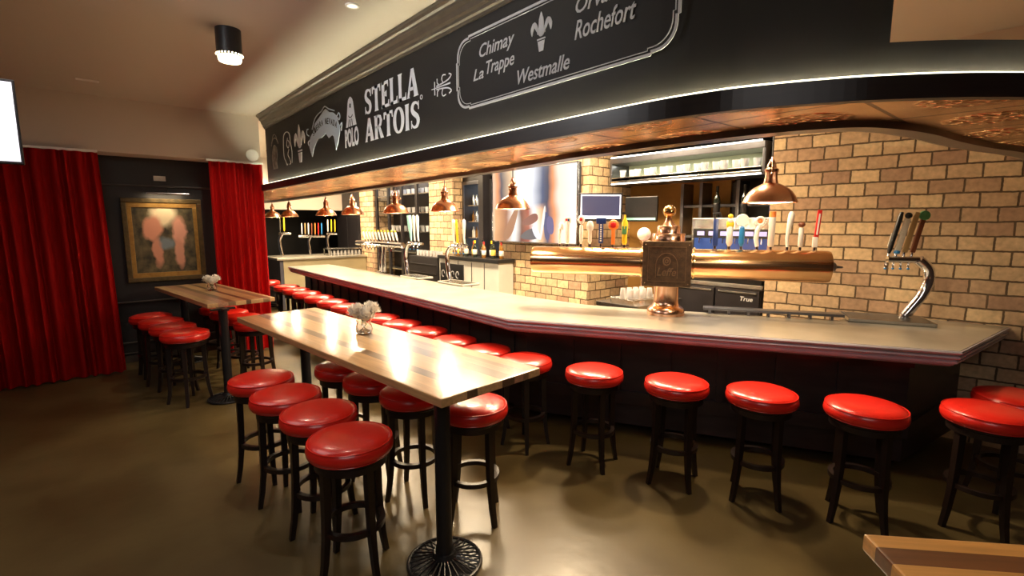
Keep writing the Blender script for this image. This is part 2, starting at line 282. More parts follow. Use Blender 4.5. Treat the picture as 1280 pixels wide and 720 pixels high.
# ------------------------------------------------------------------ mesh helpers
def BM(): return bmesh.new()
def obj(name, bm, m, parent=None, loc=None, smooth=False, rotz=0):
    me = bpy.data.meshes.new(name)
    bmesh.ops.recalc_face_normals(bm, faces=bm.faces[:])
    if smooth:
        for f in bm.faces: f.smooth = True
    bm.to_mesh(me); bm.free()
    for mm in (m if isinstance(m, (list, tuple)) else [m]): me.materials.append(M[mm] if isinstance(mm, str) else mm)
    if smooth:
        try: me.set_sharp_from_angle(angle=math.radians(40))
        except Exception: pass
    o = bpy.data.objects.new(name, me); C.objects.link(o)
    if parent: o.parent = parent
    if loc: o.location = loc
    if rotz: o.rotation_euler.z = rotz
    return o
def thing(name, label, cat, loc=(0, 0, 0), rotz=0, group=None):
    o = bpy.data.objects.new(name, None); C.objects.link(o); o.empty_display_size = .1
    o.location = loc; o.rotation_euler = (0, 0, rotz); o['label'] = label; o['category'] = cat
    if group: o['group'] = group
    return o
def tag(o, label, cat, group=None):
    o['label'] = label; o['category'] = cat
    if group: o['group'] = group
    return o
def struct(name, bm, m, loc=None, rotz=0, smooth=False):
    o = obj(name, bm, m, None, loc, smooth, rotz); o['kind'] = 'structure'; return o
def box(bm, x0, x1, y0, y1, z0, z1, bev=0, mi=0, mtx=None):
    vs = [bm.verts.new(p) for p in ((x0, y0, z0), (x1, y0, z0), (x1, y1, z0), (x0, y1, z0), (x0, y0, z1), (x1, y0, z1), (x1, y1, z1), (x0, y1, z1))]
    fs = [bm.faces.new([vs[i] for i in q]) for q in ((3, 2, 1, 0), (4, 5, 6, 7), (0, 1, 5, 4), (1, 2, 6, 5), (2, 3, 7, 6), (3, 0, 4, 7))]
    for f in fs: f.material_index = mi
    if bev:
        es = {e for f in fs for e in f.edges}
        r = bmesh.ops.bevel(bm, geom=list(es), offset=bev, segments=2, profile=.6, affect='EDGES')
        for f in r['faces']: f.material_index = mi
        vs = list({v for f in r['faces'] for v in f.verts} | {v for v in vs if v.is_valid})
    if mtx is not None: bmesh.ops.transform(bm, matrix=mtx, verts=vs)
    return bm
def lathe(bm, prof, seg=32, mi=0, mtx=None, cap=True):
    rings = []
    for r, z in prof:
        if r < 1e-5: rings.append([bm.verts.new((0, 0, z))])
        else: rings.append([bm.verts.new((r*math.cos(2*PI*k/seg), r*math.sin(2*PI*k/seg), z)) for k in range(seg)])
    for a, b in zip(rings, rings[1:]):
        for k in range(seg):
            k2 = (k+1) % seg
            if len(a) == 1 and len(b) == 1: continue
            if len(a) == 1: f = bm.faces.new((a[0], b[k], b[k2]))
            elif len(b) == 1: f = bm.faces.new((a[k], a[k2], b[0]))
            else: f = bm.faces.new((a[k], a[k2], b[k2], b[k]))
            f.material_index = mi
    if cap:
        for r_ in (rings[0], rings[-1]):
            if len(r_) > 2: bm.faces.new(r_).material_index = mi
    if mtx is not None: bmesh.ops.transform(bm, matrix=mtx, verts=[v for r_ in rings for v in r_])
    return bm
def tube(bm, pts, rad, seg=10, mi=0, closed=False, square=False):
    pts = [Vector(p) for p in pts]; n = len(pts)
    rad = rad if isinstance(rad, (list, tuple)) else [rad]*n
    rings = []; up = None
    for i, p in enumerate(pts):
        a = pts[(i-1) % n] if (closed or i > 0) else p; b = pts[(i+1) % n] if (closed or i < n-1) else p
        t = (b-a).normalized()
        if up is None:
            up = Vector((0, 0, 1)) if abs(t.z) < .9 else Vector((1, 0, 0))
        s = t.cross(up).normalized(); up = s.cross(t).normalized()
        k = 4 if square else seg; off = PI/4 if square else 0; rr = rad[i]*(1.414 if square else 1)
        rings.append([bm.verts.new(p+s*rr*math.cos(2*PI*j/k+off)+up*rr*math.sin(2*PI*j/k+off)) for j in range(k)])
    k = len(rings[0]); m_ = n if closed else n-1
    for i in range(m_):
        a, b = rings[i], rings[(i+1) % n]
        for j in range(k): bm.faces.new((a[j], a[(j+1) % k], b[(j+1) % k], b[j])).material_index = mi
    if not closed:
        bm.faces.new(rings[0]).material_index = mi; bm.faces.new(rings[-1]).material_index = mi
    return bm
def ball(bm, c, r, seg=16, sc_=(1, 1, 1), mi=0):
    m_ = Matrix.Translation(c) @ Matrix.Diagonal((*[r*s for s in sc_], 1))
    rr = bmesh.ops.create_uvsphere(bm, u_segments=seg, v_segments=max(6, seg//2), radius=1, matrix=m_)
    for v in rr['verts']:
        for f in v.link_faces: f.material_index = mi
    return bm
def prism(bm, pts, z0, z1, mi=0, mtx=None):
    """plan polygon pts [(x,y)] extruded from z0 to z1"""
    a = [bm.verts.new((x, y, z0)) for x, y in pts]; b = [bm.verts.new((x, y, z1)) for x, y in pts]; n = len(pts)
    bm.faces.new(a[::-1]).material_index = mi; bm.faces.new(b).material_index = mi
    for i in range(n): bm.faces.new((a[i], a[(i+1) % n], b[(i+1) % n], b[i])).material_index = mi
    if mtx is not None: bmesh.ops.transform(bm, matrix=mtx, verts=a+b)
    return bm
def offset(path, d):
    """offset a plan polyline to its right-hand side by d, mitred"""
    out = []; n = len(path)
    for i in range(n):
        p = Vector(path[i]).to_2d() if not isinstance(path[i], Vector) else path[i]
        ns = []
        if i > 0: t = (Vector(path[i])-Vector(path[i-1])).normalized(); ns.append(Vector((t.y, -t.x)))
        if i < n-1: t = (Vector(path[i+1])-Vector(path[i])).normalized(); ns.append(Vector((t.y, -t.x)))
        nn = sum(ns, Vector((0, 0)))/len(ns); l = nn.length; nn = nn/l
        out.append(Vector(path[i])+nn*(d/max(l, .5)))
    return out
def sweep(bm, path, prof, mi=0, close_prof=False):
    """prof: [(offset_to_right, z)] along plan path"""
    cols = []
    for d, z in prof:
        cols.append([bm.verts.new((p.x, p.y, z)) for p in offset(path, d)])
    m_ = len(prof) if close_prof else len(prof)-1
    for j in range(m_):
        a, b = cols[j], cols[(j+1) % len(prof)]
        for i in range(len(path)-1): bm.faces.new((a[i], a[i+1], b[i+1], b[i])).material_index = mi
    if close_prof:
        bm.faces.new([c[0] for c in cols]).material_index = mi; bm.faces.new([c[-1] for c in cols]).material_index = mi
    return bm
def smooth_path(pts, n=6):
    P = [Vector(p) for p in pts]; out = []
    for i in range(len(P)-1):
        p0 = P[max(i-1, 0)]; p1 = P[i]; p2 = P[i+1]; p3 = P[min(i+2, len(P)-1)]
        for k in range(n):
            t = k/n
            out.append(0.5*((2*p1)+(-p0+p2)*t+(2*p0-5*p1+4*p2-p3)*t*t+(-p0+3*p1-3*p2+p3)*t**3))
    out.append(P[-1]); return out
def copy_tree(o, parent=None):
    c = o.copy(); C.objects.link(c)
    if parent: c.parent = parent
    for ch in list(o.children): copy_tree(ch, c)
    return c
def text_bm(bm, s, box_, mtx, shear=0, bold=0, depth=.004, mi=0):
    """lettering s fitted to box_ (u0,u1,v0,v1) then placed by mtx"""
    cu = bpy.data.curves.new('lettering', 'FONT'); cu.body = s; cu.shear = shear; cu.offset = bold; cu.extrude = depth/2; cu.resolution_u = 3
    o = bpy.data.objects.new('lettering', cu); C.objects.link(o)
    bpy.context.view_layer.update()
    dg = bpy.context.evaluated_depsgraph_get(); me = bpy.data.meshes.new_from_object(o.evaluated_get(dg))
    xs = [v.co.x for v in me.vertices]; ys = [v.co.y for v in me.vertices]
    u0, u1, v0, v1 = box_; sx = (u1-u0)/(max(xs)-min(xs)); sy = (v1-v0)/(max(ys)-min(ys))
    ov = set(bm.verts); of = set(bm.faces)
    bm.from_mesh(me)
    for v in [q for q in bm.verts if q not in ov]:
        v.co = mtx @ Vector((u0+(v.co.x-min(xs))*sx, v0+(v.co.y-min(ys))*sy, v.co.z))
    for f in [q for q in bm.faces if q not in of]: f.material_index = mi
    bpy.data.objects.remove(o); bpy.data.curves.remove(cu); bpy.data.meshes.remove(me)
def flat(bm, pts, mtx, depth=.004, mi=0):
    prism(bm, pts, 0, depth, mi, mtx)
def stroke(bm, pts, wd, mtx, depth=.004, mi=0, closed=False):
    """ribbon of width wd (number or list) along 2-D pts"""
    P = [Vector(p) for p in pts]; n = len(P); wl = wd if isinstance(wd, (list, tuple)) else [wd]*n
    L_ = []; R_ = []
    for i in range(n):
        a = P[i-1] if (i > 0 or closed) else P[i]; b = P[(i+1) % n] if (i < n-1 or closed) else P[i]
        t = (b-a).normalized(); nn = Vector((-t.y, t.x))
        L_.append(P[i]+nn*wl[i]/2); R_.append(P[i]-nn*wl[i]/2)
    vs = []
    for z in (0, depth):
        vs.append([bm.verts.new(mtx @ Vector((p.x, p.y, z))) for p in L_]); vs.append([bm.verts.new(mtx @ Vector((p.x, p.y, z))) for p in R_])
    m_ = n if closed else n-1
    for i in range(m_):
        j = (i+1) % n
        for q in ((vs[0][i], vs[0][j], vs[1][j], vs[1][i]), (vs[2][i], vs[2][j], vs[3][j], vs[3][i]), (vs[0][i], vs[0][j], vs[2][j], vs[2][i]), (vs[1][i], vs[1][j], vs[3][j], vs[3][i])):
            try: bm.faces.new(q).material_index = mi
            except ValueError: pass
def arc(cx, cy, rx, ry, a0, a1, n=12): return [(cx+rx*math.cos(math.radians(a0+(a1-a0)*k/n)), cy+ry*math.sin(math.radians(a0+(a1-a0)*k/n))) for k in range(n+1)]

# ------------------------------------------------------------------ the setting
b = BM(); box(b, -3.6, 7.4, -3.0, 16.5, -0.1, 0); struct('floor', b, 'floor')
b = BM(); box(b, -3.6, 7.4, -3.0, 16.5, 3.5, 3.6); struct('ceiling', b, 'ceiling')
b = BM(); box(b, -3.7, -3.6, -3.0, 8.6, 0, 3.5); struct('wall_left', b, 'near_wall')
b = BM(); box(b, -3.6, 7.4, -3.1, -3.0, 0, 3.5); struct('wall_near', b, 'near_wall')
# back wall: white bulkhead above, recess and dark panels below
b = BM(); box(b, -3.6, 2.12, 8.12, 8.55, 2.83, 3.5); struct('wall_bulkhead', b, 'plaster')
b = BM(); box(b, -3.6, 2.2, 8.55, 8.7, 0, 3.5); struct('wall_back', b, 'black_wall')
b = BM()
for z in (0.12, 0.27, 0.84): box(b, -3.6, 2.2, 8.515, 8.55, z, z+.018, .004)
box(b, -3.6, 2.2, 8.52, 8.55, 2.44, 2.46, .004); box(b, -3.6, 2.2, 8.53, 8.55, 0, .1)
struct('trim_1', b, 'wood_trim')
b = BM(); box(b, 2.12, 2.20, 8.12, 8.5, 2.43, 2.83, .004); struct('trim_8', b, 'plaster')
b = BM(); box(b, 2.2, 7.4, 15.6, 15.75, 0, 3.5); struct('wall_far', b, 'black_wall')
b = BM(); box(b, 2.12, 6.6, 12.9, 13.1, 2.28, 3.5); struct('wall_far_bulkhead', b, 'plaster')
b = BM(); box(b, 6.35, 6.5, -3.0, 16, 0, 3.5); struct('wall_service', b, 'black_wall')
b = BM(); box(b, 6.25, 6.34, 2.9, 4.42, 0.9, 3.2); struct('wall_niche', b, 'ochre')
# brick wall on the right
ang = math.atan2(.9915, -.13)
b = BM(); box(b, 0, 5.1, 0, .3, 0, 3.12); o = struct('wall_right', b, 'brick', (5.553, 2.15, -0.025), ang-PI)
b = BM(); box(b, 0, 5.1, .02, .3, 3.095, 3.5); o = struct('wall_right_upper', b, 'plaster', (5.553, 2.15, 0), ang-PI)
# brick piers of the back bar
b = BM(); box(b, 5.3, 6.34, 4.42, 6.36, 0, 3.5); struct('wall_pier_1', b, 'brick')
b = BM(); box(b, 5.3, 6.34, 7.72, 8.55, 0, 3.5); struct('wall_pier_2', b, 'brick')
b = BM(); box(b, 5.3, 6.34, 11.05, 11.8, 0, 3.5); struct('wall_pier_3', b, 'brick')
b = BM(); box(b, 5.3, 5.42, 11.82, 13.3, 0, 2.9); box(b, 5.29, 5.30, 11.9, 12.5, .2, 2.1, .003); box(b, 5.29, 5.30, 12.6, 13.2, .2, 2.1, .003); struct('door_1', b, 'grey_panel' if 0 else 'black_frame')

# ------------------------------------------------------------------ canopy over the bar
outer = smooth_path([(2.12, 12.4), (2.10, 8.0), (2.08, 5.0), (2.08, 2.4), (2.09, 1.5), (2.14, 1.12), (2.22, .90), (2.35, .66), (2.46, .51), (2.61, .34), (2.80, .17), (3.1, -.08), (3.6, -.36), (4.4, -.56), (5.95, -.62)], 5)
inner = smooth_path([(3.32, 12.4), (3.25, 9.0), (3.14, 6.5), (3.03, 4.5), (2.94, 3.34), (2.82, 2.47), (2.81, 1.69), (2.83, 1.39), (2.87, 1.12), (2.93, .94), (3.01, .81), (3.13, .735), (3.30, .67), (3.56, .61), (3.93, .56), (4.43, .46), (4.78, .36), (5.3, .27), (5.9, .22)], 5)
b = BM()
def resample(P, n):
    L_ = [0]
    for a, c in zip(P, P[1:]): L_.append(L_[-1]+(c-a).length)
    out = []
    for k in range(n):
        t = L_[-1]*k/(n-1); i = 0
        while i < len(P)-2 and L_[i+1] < t: i += 1
        f = (t-L_[i])/max(1e-9, L_[i+1]-L_[i]); out.append(P[i].lerp(P[i+1], min(1, f)))
    return out
# split both edges at the start of the curve so that the rungs stay square
io = min(range(len(outer)), key=lambda i: (outer[i]-Vector((2.09, 1.5))).length); ii = min(range(len(inner)), key=lambda i: (inner[i]-Vector((2.81, 1.5))).length)
po = resample(outer[:io+1], 30)+resample(outer[io:], 40)[1:]; pi_ = resample(inner[:ii+1], 30)+resample(inner[ii:], 40)[1:]
for zz, flip in ((2.425, 0), (2.475, 1)):
    A = [b.verts.new((p.x, p.y, zz)) for p in po]; B = [b.verts.new((p.x, p.y, zz+(.015 if not flip else 0))) for p in pi_]
    for i in range(len(A)-1): b.faces.new((A[i], A[i+1], B[i+1], B[i]))
o = struct('ceiling_canopy', b, 'copper_tin')
b = BM(); sweep(b, outer, [(0.012, 2.415), (0.012, 2.505), (-0.03, 2.505), (-0.03, 2.415)], close_prof=True); struct('trim_2', b, 'band')     # outer lip (right-hand side faces the room)
b = BM(); sweep(b, inner, [(-0.02, 2.405), (0.085, 2.405), (0.085, 2.47), (-0.02, 2.56)], close_prof=True); struct('trim_3', b, 'dark_steel')
b = BM(); sweep(b, inner, [(-0.034, 2.405), (-0.021, 2.405), (-0.021, 2.43), (-0.034, 2.43)], close_prof=True); struct('trim_4', b, 'frame_steel')
ie = min(range(len(outer)), key=lambda i: (outer[i]-Vector((2.46, .51))).length)
i8 = min(range(len(outer)), key=lambda i: abs(outer[i].y-8.13))
SGN = -1
b = BM(); sweep(b, outer[i8:ie+1], [(-0.075, 2.50), (-0.075, 3.5), (-0.2, 3.5), (-0.2, 2.50)], close_prof=True); struct('wall_sign_board', b, 'sign_board')
b = BM(); sweep(b, outer[ie:], [(-0.075, 2.50), (-0.075, 2.655), (-0.2, 2.655), (-0.2, 2.50)], close_prof=True); struct('wall_parapet', b, 'sign_board')
b = BM(); sweep(b, outer, [(-0.034, 2.480), (-0.034, 2.520), (-0.040, 2.525), (-0.046, 2.520), (-0.046, 2.480)], close_prof=True); struct('trim_5', b, 'led')
b = BM(); sweep(b, outer, [(-0.058, 2.482), (-0.058, 2.488), (-0.070, 2.488), (-0.070, 2.482)], close_prof=True); struct('trim_9', b, 'led_hot')
b = BM(); sweep(b, outer[i8:ie-12], [(-0.08, 3.31), (-0.06, 3.31), (-0.06, 3.33), (-0.045, 3.34), (-0.045, 3.36), (-0.03, 3.375), (-0.02, 3.41), (0.0, 3.43), (0.0, 3.45), (0.02, 3.46), (0.035, 3.475), (0.035, 3.499), (-0.08, 3.499)], close_prof=True); struct('trim_6', b, 'crown')

# ------------------------------------------------------------------ writing and marks on the sign board (one thing: the painted sign)
sign = thing('painted_sign', 'white painted beer names and emblems on the black board above the bar', 'sign', (2.155, 8.0, 2.5))
# (u = 8 - Y, v = z - 2.5) on the plane X = 2.155 facing the room
SX = Matrix(((0, 0, -1, 0.0), (-1, 0, 0, 0), (0, 1, 0, 0), (0, 0, 0, 1)))
def U(y): return 8.0-y
def V(z): return z-2.5
def serif_word(bm, word, u0, u1, v0, v1, mtx):
    """bold flared capitals built from stems, bars and rings"""
    W = {'S': .82, 'T': .92, 'E': .8, 'L': .76, 'A': 1.0, 'R': 1.0, 'O': 1.0, 'I': .46}
    tot = sum(W[c] for c in word)+.09*(len(word)-1); k = (u1-u0)/tot; h = v1-v0; x = u0
    st = .30*k; th = .11*h
    for c in word:
        w_ = W[c]*k
        P = lambda pts: flat(bm, [(x+a*w_, v0+b_*h) for a, b_ in pts], mtx)
        s_ = st/w_; f_ = .07
        stem = lambda a: P([(a-f_, 0), (a+s_+f_, 0), (a+s_, .07), (a+s_*.93, .5), (a+s_, .93), (a+s_+f_, 1), (a-f_, 1), (a, .93), (a+s_*.07, .5), (a, .07)])
        if c == 'I': stem(.5-s_/2)
        elif c == 'T':
            stem(.5-s_/2); P([(0, 1), (1, 1), (1, .72), (.94, .72), (.88, .88), (.12, .88), (.06, .72), (0, .72)])
        elif c in 'EL':
            stem(.07); P([(.1, 0), (1, 0), (1, .26), (.95, .26), (.88, .12), (.1, .12)])
            if c == 'E':
                P([(.1, 1), (.94, 1), (.94, .76), (.89, .76), (.82, .88), (.1, .88)]); P([(.3, .46), (.72, .40), (.72, .64), (.3, .56)])
        elif c == 'A':
            P([(.40, 1), (.62, 1), (.98, .05), (1.02, 0), (.60, 0), (.64, .05), (.50, .60), (.42, .86)]); P([(.40, 1), (.50, .86), (.2, .05), (.26, 0), (-.02, 0), (.03, .05)]); P([(.2, .24), (.68, .24), (.66, .36), (.24, .36)])
        elif c == 'R':
            stem(.06)
            stroke(bm, [(x+p*w_, v0+q*h) for p, q in [(.2, .95), (.5, .95), (.68, .90), (.76, .75), (.68, .58), (.5, .50), (.2, .50)]], [.1*h, .1*h, .16*h, st*.85, .16*h, .1*h, .1*h], mtx)
            P([(.42, .52), (.62, .54), (.98, .06), (1.03, 0), (.70, 0)])
        elif c == 'O':
            n = 24; pts = [(x+w_*(.5+.40*math.cos(2*PI*i/n)), v0+h*(.5+.47*math.sin(2*PI*i/n))) for i in range(n)]
            stroke(bm, pts, [.08*h+(st*.95-.08*h)*abs(math.cos(2*PI*i/n))**1.3 for i in range(n)], mtx, closed=True)
        elif c == 'S':
            pts = [(.88, .80), (.72, .92), (.5, .955), (.28, .90), (.19, .75), (.28, .62), (.5, .52), (.72, .42), (.82, .27), (.72, .11), (.5, .045), (.26, .08), (.1, .2)]
            wd = [.05*h, .09*h, .10*h, .16*h, st*.8, .2*h, .2*h, .2*h, st*.85, .16*h, .10*h, .09*h, .05*h]
            stroke(bm, [(x+p*w_, v0+q*h) for p, q in smooth2(pts, 3)], interp(wd, 3), mtx)
            P([(.84, .68), (.92, .68), (.92, .98), (.86, .98)]); P([(.06, .02), (.12, .02), (.14, .32), (.06, .32)])
        x += w_+.09*k
def smooth_loop(pts):
    P = [Vector(p) for p in pts]; n = len(P); out = []
    for i in range(n):
        a, c, d = P[i-1], P[i], P[(i+1) % n]; a = (a+c)/2; d = (c+d)/2
        out += [tuple(a*(1-t)**2+c*2*t*(1-t)+d*t*t) for t in (0, .25, .5, .75)]
    return out
def smooth2(pts, n): return [tuple(p) for p in smooth_path(pts, n)]
def interp(w_, n):
    out = []
    for a, c in zip(w_, w_[1:]): out += [a+(c-a)*k/n for k in range(n)]
    return out+[w_[-1]]
b = BM()
serif_word(b, 'STELLA', U(4.59), U(3.60), V(2.965), V(3.19), SX)
serif_word(b, 'ARTOIS', U(4.60), U(3.585), V(2.712), V(2.925), SX)
stroke(b, arc(U(3.555), V(2.94), .016, .016, 0, 360, 12)[:-1], .006, SX, closed=True)
obj('brand_lettering', b, 'white_letter', sign)
b = BM()
cu, cv = U(3.27), V(2.965)                                                                  # small horizontal ornament
for s_ in (1, -1):
    stroke(b, smooth2([(cu-.06, cv+s_*.012), (cu+.02, cv+s_*.018), (cu+.10, cv+s_*.03), (cu+.14, cv+s_*.055), (cu+.11, cv+s_*.07)], 4), .010, SX)
    stroke(b, smooth2([(cu-.01, cv+s_*.012), (cu-.045, cv+s_*.03), (cu-.05, cv+s_*.065)], 4), .009, SX)
    stroke(b, smooth2([(cu+.03, cv+s_*.02), (cu+.015, cv+s_*.05), (cu+.03, cv+s_*.075), (cu+.07, cv+s_*.07)], 4), .008, SX)
stroke(b, [(cu-.13, cv), (cu+.13, cv)], [.004, .012], SX); stroke(b, [(cu-.085, cv-.05), (cu-.085, cv+.05)], .010, SX)
obj('scroll_ornament', b, 'white_letter', sign)
# cartouche frame
def cart(inset):
    u0, u1, v0, v1 = U(3.055)+inset, U(1.285)-inset, V(2.745)+inset, V(3.225)-inset; r = .115
    q = []
    for (cx_, cy_, sx_, sy_) in ((u0, v0, 1, 1), (u1, v0, -1, 1), (u1, v1, -1, -1), (u0, v1, 1, -1)):
        cpts = [(cx_, cy_+sy_*(r+.03)), (cx_+sx_*.012, cy_+sy_*(r+.03)), (cx_+sx_*.012, cy_+sy_*(r+.0))]
        cpts += [(cx_+sx_*(.012+(r-.012)*(1-math.cos(t))), cy_+sy_*(r-(r-.012)*math.sin(t))) for t in [PI/2*k/8 for k in range(1, 9)]]
        cpts += [(cx_+sx_*(r+.03), cy_+sy_*.012), (cx_+sx_*(r+.03), cy_)]
        q += cpts if sx_*sy_ > 0 else cpts[::-1]
    return q
b = BM(); stroke(b, cart(0), .016, SX, closed=True); stroke(b, cart(.02), .004, SX, closed=True); obj('cartouche_frame', b, 'grey_letter', sign)
b = BM()
for s_, y0, y1, z0, z1 in (('Chimay', 2.79, 2.43, 3.028, 3.14), ('La', 2.86, 2.745, 2.915, 2.990), ('Trappe', 2.715, 2.43, 2.905, 3.015), ('Westmalle', 2.40, 1.96, 2.80, 2.885), ('Rochefort', 1.925, 1.525, 2.94, 3.04), ('Orval', 1.92, 1.66, 3.075, 3.16)):
    b = BM(); text_bm(b, s_, (U(y0), U(y1), V(z0), V(z1)), SX, shear=.28, bold=.008); obj('italic_lettering', b, 'grey_letter', sign)
def fleur(bm, cu, cv, w_, h, mtx):
    stroke(bm, smooth2([(cu, cv+h*.5), (cu, cv+h*.32), (cu, cv+h*.1), (cu, cv-h*.12)], 4), interp([.003, w_*.22, w_*.26, w_*.10], 4), mtx)
    for s_ in (1, -1):
        stroke(bm, smooth2([(cu+s_*w_*.06, cv-h*.1), (cu+s_*w_*.2, cv+h*.08), (cu+s_*w_*.34, cv+h*.24), (cu+s_*w_*.45, cv+h*.12), (cu+s_*w_*.46, cv-h*.04)], 4), interp([w_*.05, w_*.12, w_*.16, w_*.15, .004], 4), mtx)
        stroke(bm, smooth2([(cu+s_*w_*.18, cv-h*.05), (cu+s_*w_*.2, cv+h*.1)], 3), .004, mtx)
    flat(bm, [(cu-w_*.17, cv-h*.24), (cu+w_*.17, cv-h*.24), (cu+w_*.1, cv-h*.5), (cu-w_*.1, cv-h*.5)], mtx)
    stroke(bm, [(cu-w_*.2, cv-h*.19), (cu+w_*.2, cv-h*.19)], h*.04, mtx)
b = BM(); fleur(b, U(2.188), V(3.06), .17, .22, SX); obj('lily_emblem', b, 'grey_letter', sign)
b = BM(); fleur(b, U(6.475), V(2.925), .38, .46, SX); obj('lily_emblem', b, 'white_letter', sign)
# tapered emblem with round letters
b = BM()
cu = U(4.92); zb = V(2.71)
stroke(b, [(cu, zb+.20), (cu, zb+.27), (cu, zb+.36), (cu, zb+.43), (cu, zb+.465), (cu, zb+.485)], [.25, .20, .155, .125, .085, .02], SX)
text_bm(b, 'POLO', (cu-.165, cu+.165, zb, zb+.185), SX, bold=.035)
obj('tapered_emblem', b, 'white_letter', sign)
b = BM()
SXf = Matrix.Translation((-0.0045, 0, 0)) @ SX
stroke(b, arc(cu, zb+.40, .012, .016, 0, 360, 10)[:-1], .014, SXf, closed=True, depth=.002)
stroke(b, arc(cu, zb+.32, .05, .035, 200, 340, 8), .009, SXf, depth=.002)
for q in (-.06, -.01, .045): stroke(b, [(cu+q, zb+.19), (cu+q*.6, zb+.27)], .010, SXf, depth=.002)
obj('emblem_detail', b, 'sign_board', sign)
# scrolled banner
b = BM()
bl = smooth2([(U(6.05), V(2.72)), (U(6.13), V(2.84)), (U(6.08), V(2.95)), (U(5.98), V(3.0)), (U(5.92), V(3.08)), (U(5.80), V(3.12)), (U(5.70), V(3.155)), (U(5.58), V(3.19)), (U(5.48), V(3.14)), (U(5.38), V(3.12)), (U(5.28), V(3.07)), (U(5.24), V(3.0)), (U(5.20), V(2.93)), (U(5.24), V(2.83)), (U(5.33), V(2.72)),
             (U(5.35), V(2.83)), (U(5.42), V(2.89)), (U(5.52), V(2.87)), (U(5.60), V(2.93)), (U(5.72), V(2.90)), (U(5.84), V(2.90)), (U(5.93), V(2.85)), (U(6.0), V(2.79))], 2)
fv = [b.verts.new(SX @ Vector((p[0], p[1], 0))) for p in bl]; fv2 = [b.verts.new(SX @ Vector((p[0], p[1], .004))) for p in bl]
b.faces.new(fv); b.faces.new(fv2)
for i in range(len(fv)): b.faces.new((fv[i], fv[(i+1) % len(fv)], fv2[(i+1) % len(fv)], fv2[i]))
bmesh.ops.triangulate(b, faces=[f for f in b.faces if len(f.verts) > 4])
for pts in ([(U(6.13), V(2.97)), (U(6.2), V(3.0)), (U(6.19), V(3.05)), (U(6.14), V(3.05))], [(U(5.28), V(3.06)), (U(5.22), V(3.09)), (U(5.19), V(3.05)), (U(5.22), V(3.02)), (U(5.25), V(3.05))],
            [(U(6.02), V(3.03)), (U(5.92), V(3.13)), (U(5.80), V(3.17)), (U(5.70), V(3.185)), (U(5.6), V(3.22)), (U(5.5), V(3.18)), (U(5.4), V(3.15)), (U(5.33), V(3.13))],
            [(U(6.10), V(2.92)), (U(6.17), V(2.90)), (U(6.15), V(2.86))], [(U(5.21), V(2.95)), (U(5.15), V(2.98)), (U(5.17), V(2.9))]):
    stroke(b, smooth2(pts, 3), .012, SX)
obj('scroll_banner', b, 'blue_letter', sign)
b = BM()
wd = 'SIERRA NEVADA'
for i, ch in enumerate(wd):
    if ch == ' ': continue
    t = (i+.5)/len(wd); uu = U(6.0)+t*(U(5.27)-U(6.0)); vv = V(2.965)+.095*math.sin(PI*t)**.8; a = .42*math.cos(PI*t)
    mt = SXf @ Matrix.Translation((uu, vv, 0)) @ Matrix.Rotation(a, 4, 'Z')
    text_bm(b, ch, (-.022, .022, -.032, .032), mt, bold=.012, depth=.003)
obj('banner_lettering', b, 'sign_board', sign)
# outlined animal figure (rampant, line drawing)
b = BM(); cu = U(6.95); cv = V(2.92)
stroke(b, smooth2([(cu-.17, cv+.02), (cu-.14, cv+.17), (cu-.02, cv+.21), (cu+.10, cv+.17), (cu+.13, cv+.05), (cu+.17, cv-.06), (cu+.15, cv-.2)], 4), .010, SX)
stroke(b, smooth2([(cu-.17, cv+.02), (cu-.16, cv-.1), (cu-.10, cv-.16), (cu-.06, cv-.21), (cu-.02, cv-.2)], 4), .010, SX)
stroke(b, smooth2([(cu+.02, cv+.13), (cu-.03, cv+.05), (cu+.03, cv), (cu+.08, cv+.06), (cu+.03, cv+.1)], 4), .008, SX)
stroke(b, smooth2([(cu+.05, cv-.02), (cu+.0, cv-.08), (cu+.06, cv-.14), (cu+.1, cv-.2), (cu+.04, cv-.21)], 4), .010, SX)
obj('outlined_emblem', b, 'grey_letter', sign)
b = BM(); cu = U(7.5); cv = V(2.9)
flat(b, smooth2([(cu-.12, cv-.2), (cu-.16, cv-.05), (cu-.10, cv+.08), (cu-.02, cv+.13), (cu+.08, cv+.08), (cu+.10, cv-.02), (cu+.06, cv-.1), (cu+.08, cv-.2)], 3), SX)
stroke(b, arc(cu, cv+.08, .17, .14, 20, 160, 10), .012, SX); stroke(b, arc(cu, cv+.1, .13, .17, 20, 160, 10), .008, SX)
obj('faded_emblem', b, 'faint_letter', sign)

# ------------------------------------------------------------------ bar counter
front = [Vector((3.12, 10.42)), Vector((2.87, 3.32)), Vector((4.43, .42)), Vector((5.79, .27))]
back = [(5.735, .62), (5.645, 1.25), (5.02, 1.3), (4.50, 2.33), (4.20, 2.85), (4.0, 3.35), (3.93, 4.2), (3.93, 10.42)]
bar = thing('bar_counter', 'long zinc-topped bar counter with moulded pewter edge and dark panelled front', 'bar counter', (3.5, 3.3, 0))
def rel(bm): bmesh.ops.translate(bm, vec=(-3.5, -3.3, 0), verts=bm.verts); return bm
b = BM(); prism(b, [tuple(p) for p in front]+back, 1.035, 1.07); obj('countertop', rel(b), 'zinc', bar)
fs = [Vector(front[0])+Vector((.8, 0)), *front]
b = BM(); sweep(b, fs, [(-.005, 1.066), (.012, 1.066), (.018, 1.055), (.012, 1.044), (-.006, 1.040), (-.006, 1.032), (.006, 1.028), (.010, 1.018), (.004, 1.008), (-.014, 1.004), (-.014, .994), (-.006, .990), (-.006, .976), (-.026, .970), (-.026, .962), (-.05, .945), (-.09, .945), (-.09, 1.034), (-.03, 1.034)], close_prof=True)
obj('edge_moulding', rel(b), 'zinc_edge', bar, smooth=False)
fb = offset(front, -.30)
